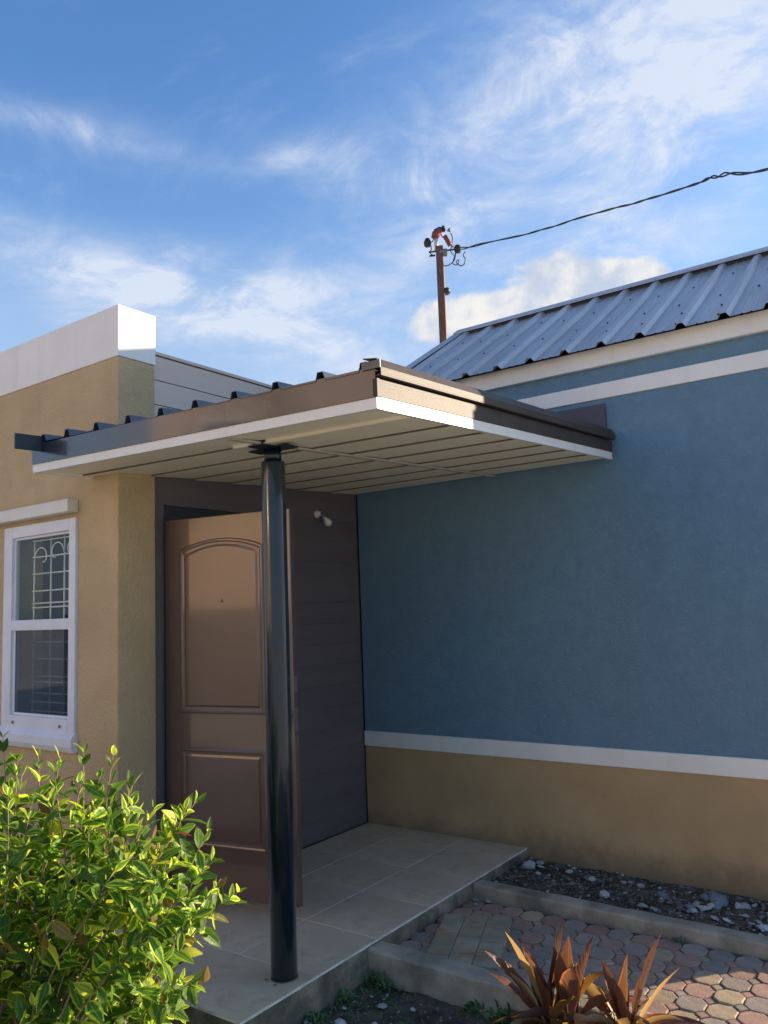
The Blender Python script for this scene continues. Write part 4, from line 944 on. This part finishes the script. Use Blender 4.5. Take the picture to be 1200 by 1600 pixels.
    me = leaf_mesh_obj(mb, uv, 'leaf', 'leaf_red'); o = bpy.data.objects.new('leaf', me); COL.objects.link(o); o.parent = root; o.location = wp(272, 1303, 2.4) - org; o['label'] = 'single red leaf'
hedge()

# ------------------------------------------------------------------ neighbour's house behind the camera (mirrored by the glossy door)
nh = empty('neighbour_house', (-8.05, -7.25, -.2), label='orange stucco neighbour house across the yard facing the low sun', cat='house')
nh.rotation_euler = (0, 0, math.atan2(-3.7, 6.5))
wl = MB().box(0, 9.5, -7, 0, 0, 6.6); wl.build('wall', 'neighbour', nh)
MB().prism([(-.4, .35, 6.6), (-.4, -7.4, 6.6), (-.4, -3.5, 8.6)], (0, 0, 0), (10.4, 0, 0)).build('roof', 'roof_dark', nh)
for (x, z) in ((.9, 4.0), (3.2, 4.0), (5.6, 1.2), (7.6, 1.2), (6.4, 4.1)):
    fw = MB().box(x, x + 1.1, .002, .05, z, z + 1.3).build('window', 'frame', nh); MB().box(x + .08, x + 1.02, .0505, .056, z + .08, z + 1.22).build('pane', 'glass_far', fw)

# unseen board fence, added to darken the low part of the door's reflection
fn = empty('reflection_fence', (-7.6, -6.6, -.2), label='added dark board fence in front of the orange neighbour house, for the door reflection', cat='fence')
fn.rotation_euler = (0, 0, math.atan2(-3.7, 6.5))
for i in range(46): MB().box(-2 + i * .24, -2 + i * .24 + .225, -.06, -.035, .02, 1.85).build('board', 'fence', fn)
for i in range(6): MB().box(-2 + i * 2.2, -2 + i * 2.2 + .09, -.035, .055, 0, 1.85).build('post', 'fence', fn)

# small bulb lamp on the dark wall beside the door
lp = empty('wall_lamp', (-.011, 1.68, 2.245), label='small bare bulb wall lamp on the dark wall right of the open door', cat='lamp')
MB().lathe([(.030, 0), (.030, .008), (.018, .014), (.016, .045), (.0, .046)], (0, 0, 0), (1, 0, 0), 20).build('socket', 'hood', lp, smooth=True)
MB().tube([(.045, 0, 0), (.06, .0, -.012), (.066, .0, -.03)], .012, 12).build('holder', 'grey_plastic', lp, smooth=True)
MB().lathe([(.010, 0), (.013, .012), (.024, .030), (.028, .048), (.022, .066), (.008, .075)], (.066, .0, -.03), (.5, .45, -.9), 18).build('bulb', 'lamp_glass', lp, smooth=True)

# unseen tree added behind the camera to break up the slate fascia's reflection
random.seed(77)
tr = empty('reflection_tree', (-3.7, -5.5, -.2), label='added small round leafy tree before the orange neighbour house, for the fascia reflection', cat='tree')
tk = MB(); tk.tube([(0, 0, 0), (.05, .02, 1.4), (0, .05, 2.6), (.1, 0, 3.4)], [.09, .07, .055, .03], 10)
fo = MB(); fuv = []
for i in range(16):
    a = random.uniform(0, 6.28); e = Vector((math.cos(a) * random.uniform(.3, .95), math.sin(a) * random.uniform(.3, .95), random.uniform(2.9, 4.9)))
    tk.tube([(0, .04, 2.4), tuple((Vector((0, .04, 2.4)) + e) / 2 + Vector((0, 0, .2))), tuple(e)], [.03, .02, .008], 6)
    for k in range(110):
        c = e + Vector((random.gauss(0, .2), random.gauss(0, .2), random.gauss(0, .18)))
        leaf_geo(fo, fuv, c, rnd_dir(-.8), Vector((.3, .2, .9)).normalized(), random.uniform(.07, .12), .045, seg=2)
tk.build('trunk', 'wood', tr, smooth=True)
o = bpy.data.objects.new('crown', leaf_mesh_obj(fo, fuv, 'crown', 'weed')); COL.objects.link(o); o.parent = tr; o['kind'] = 'stuff'
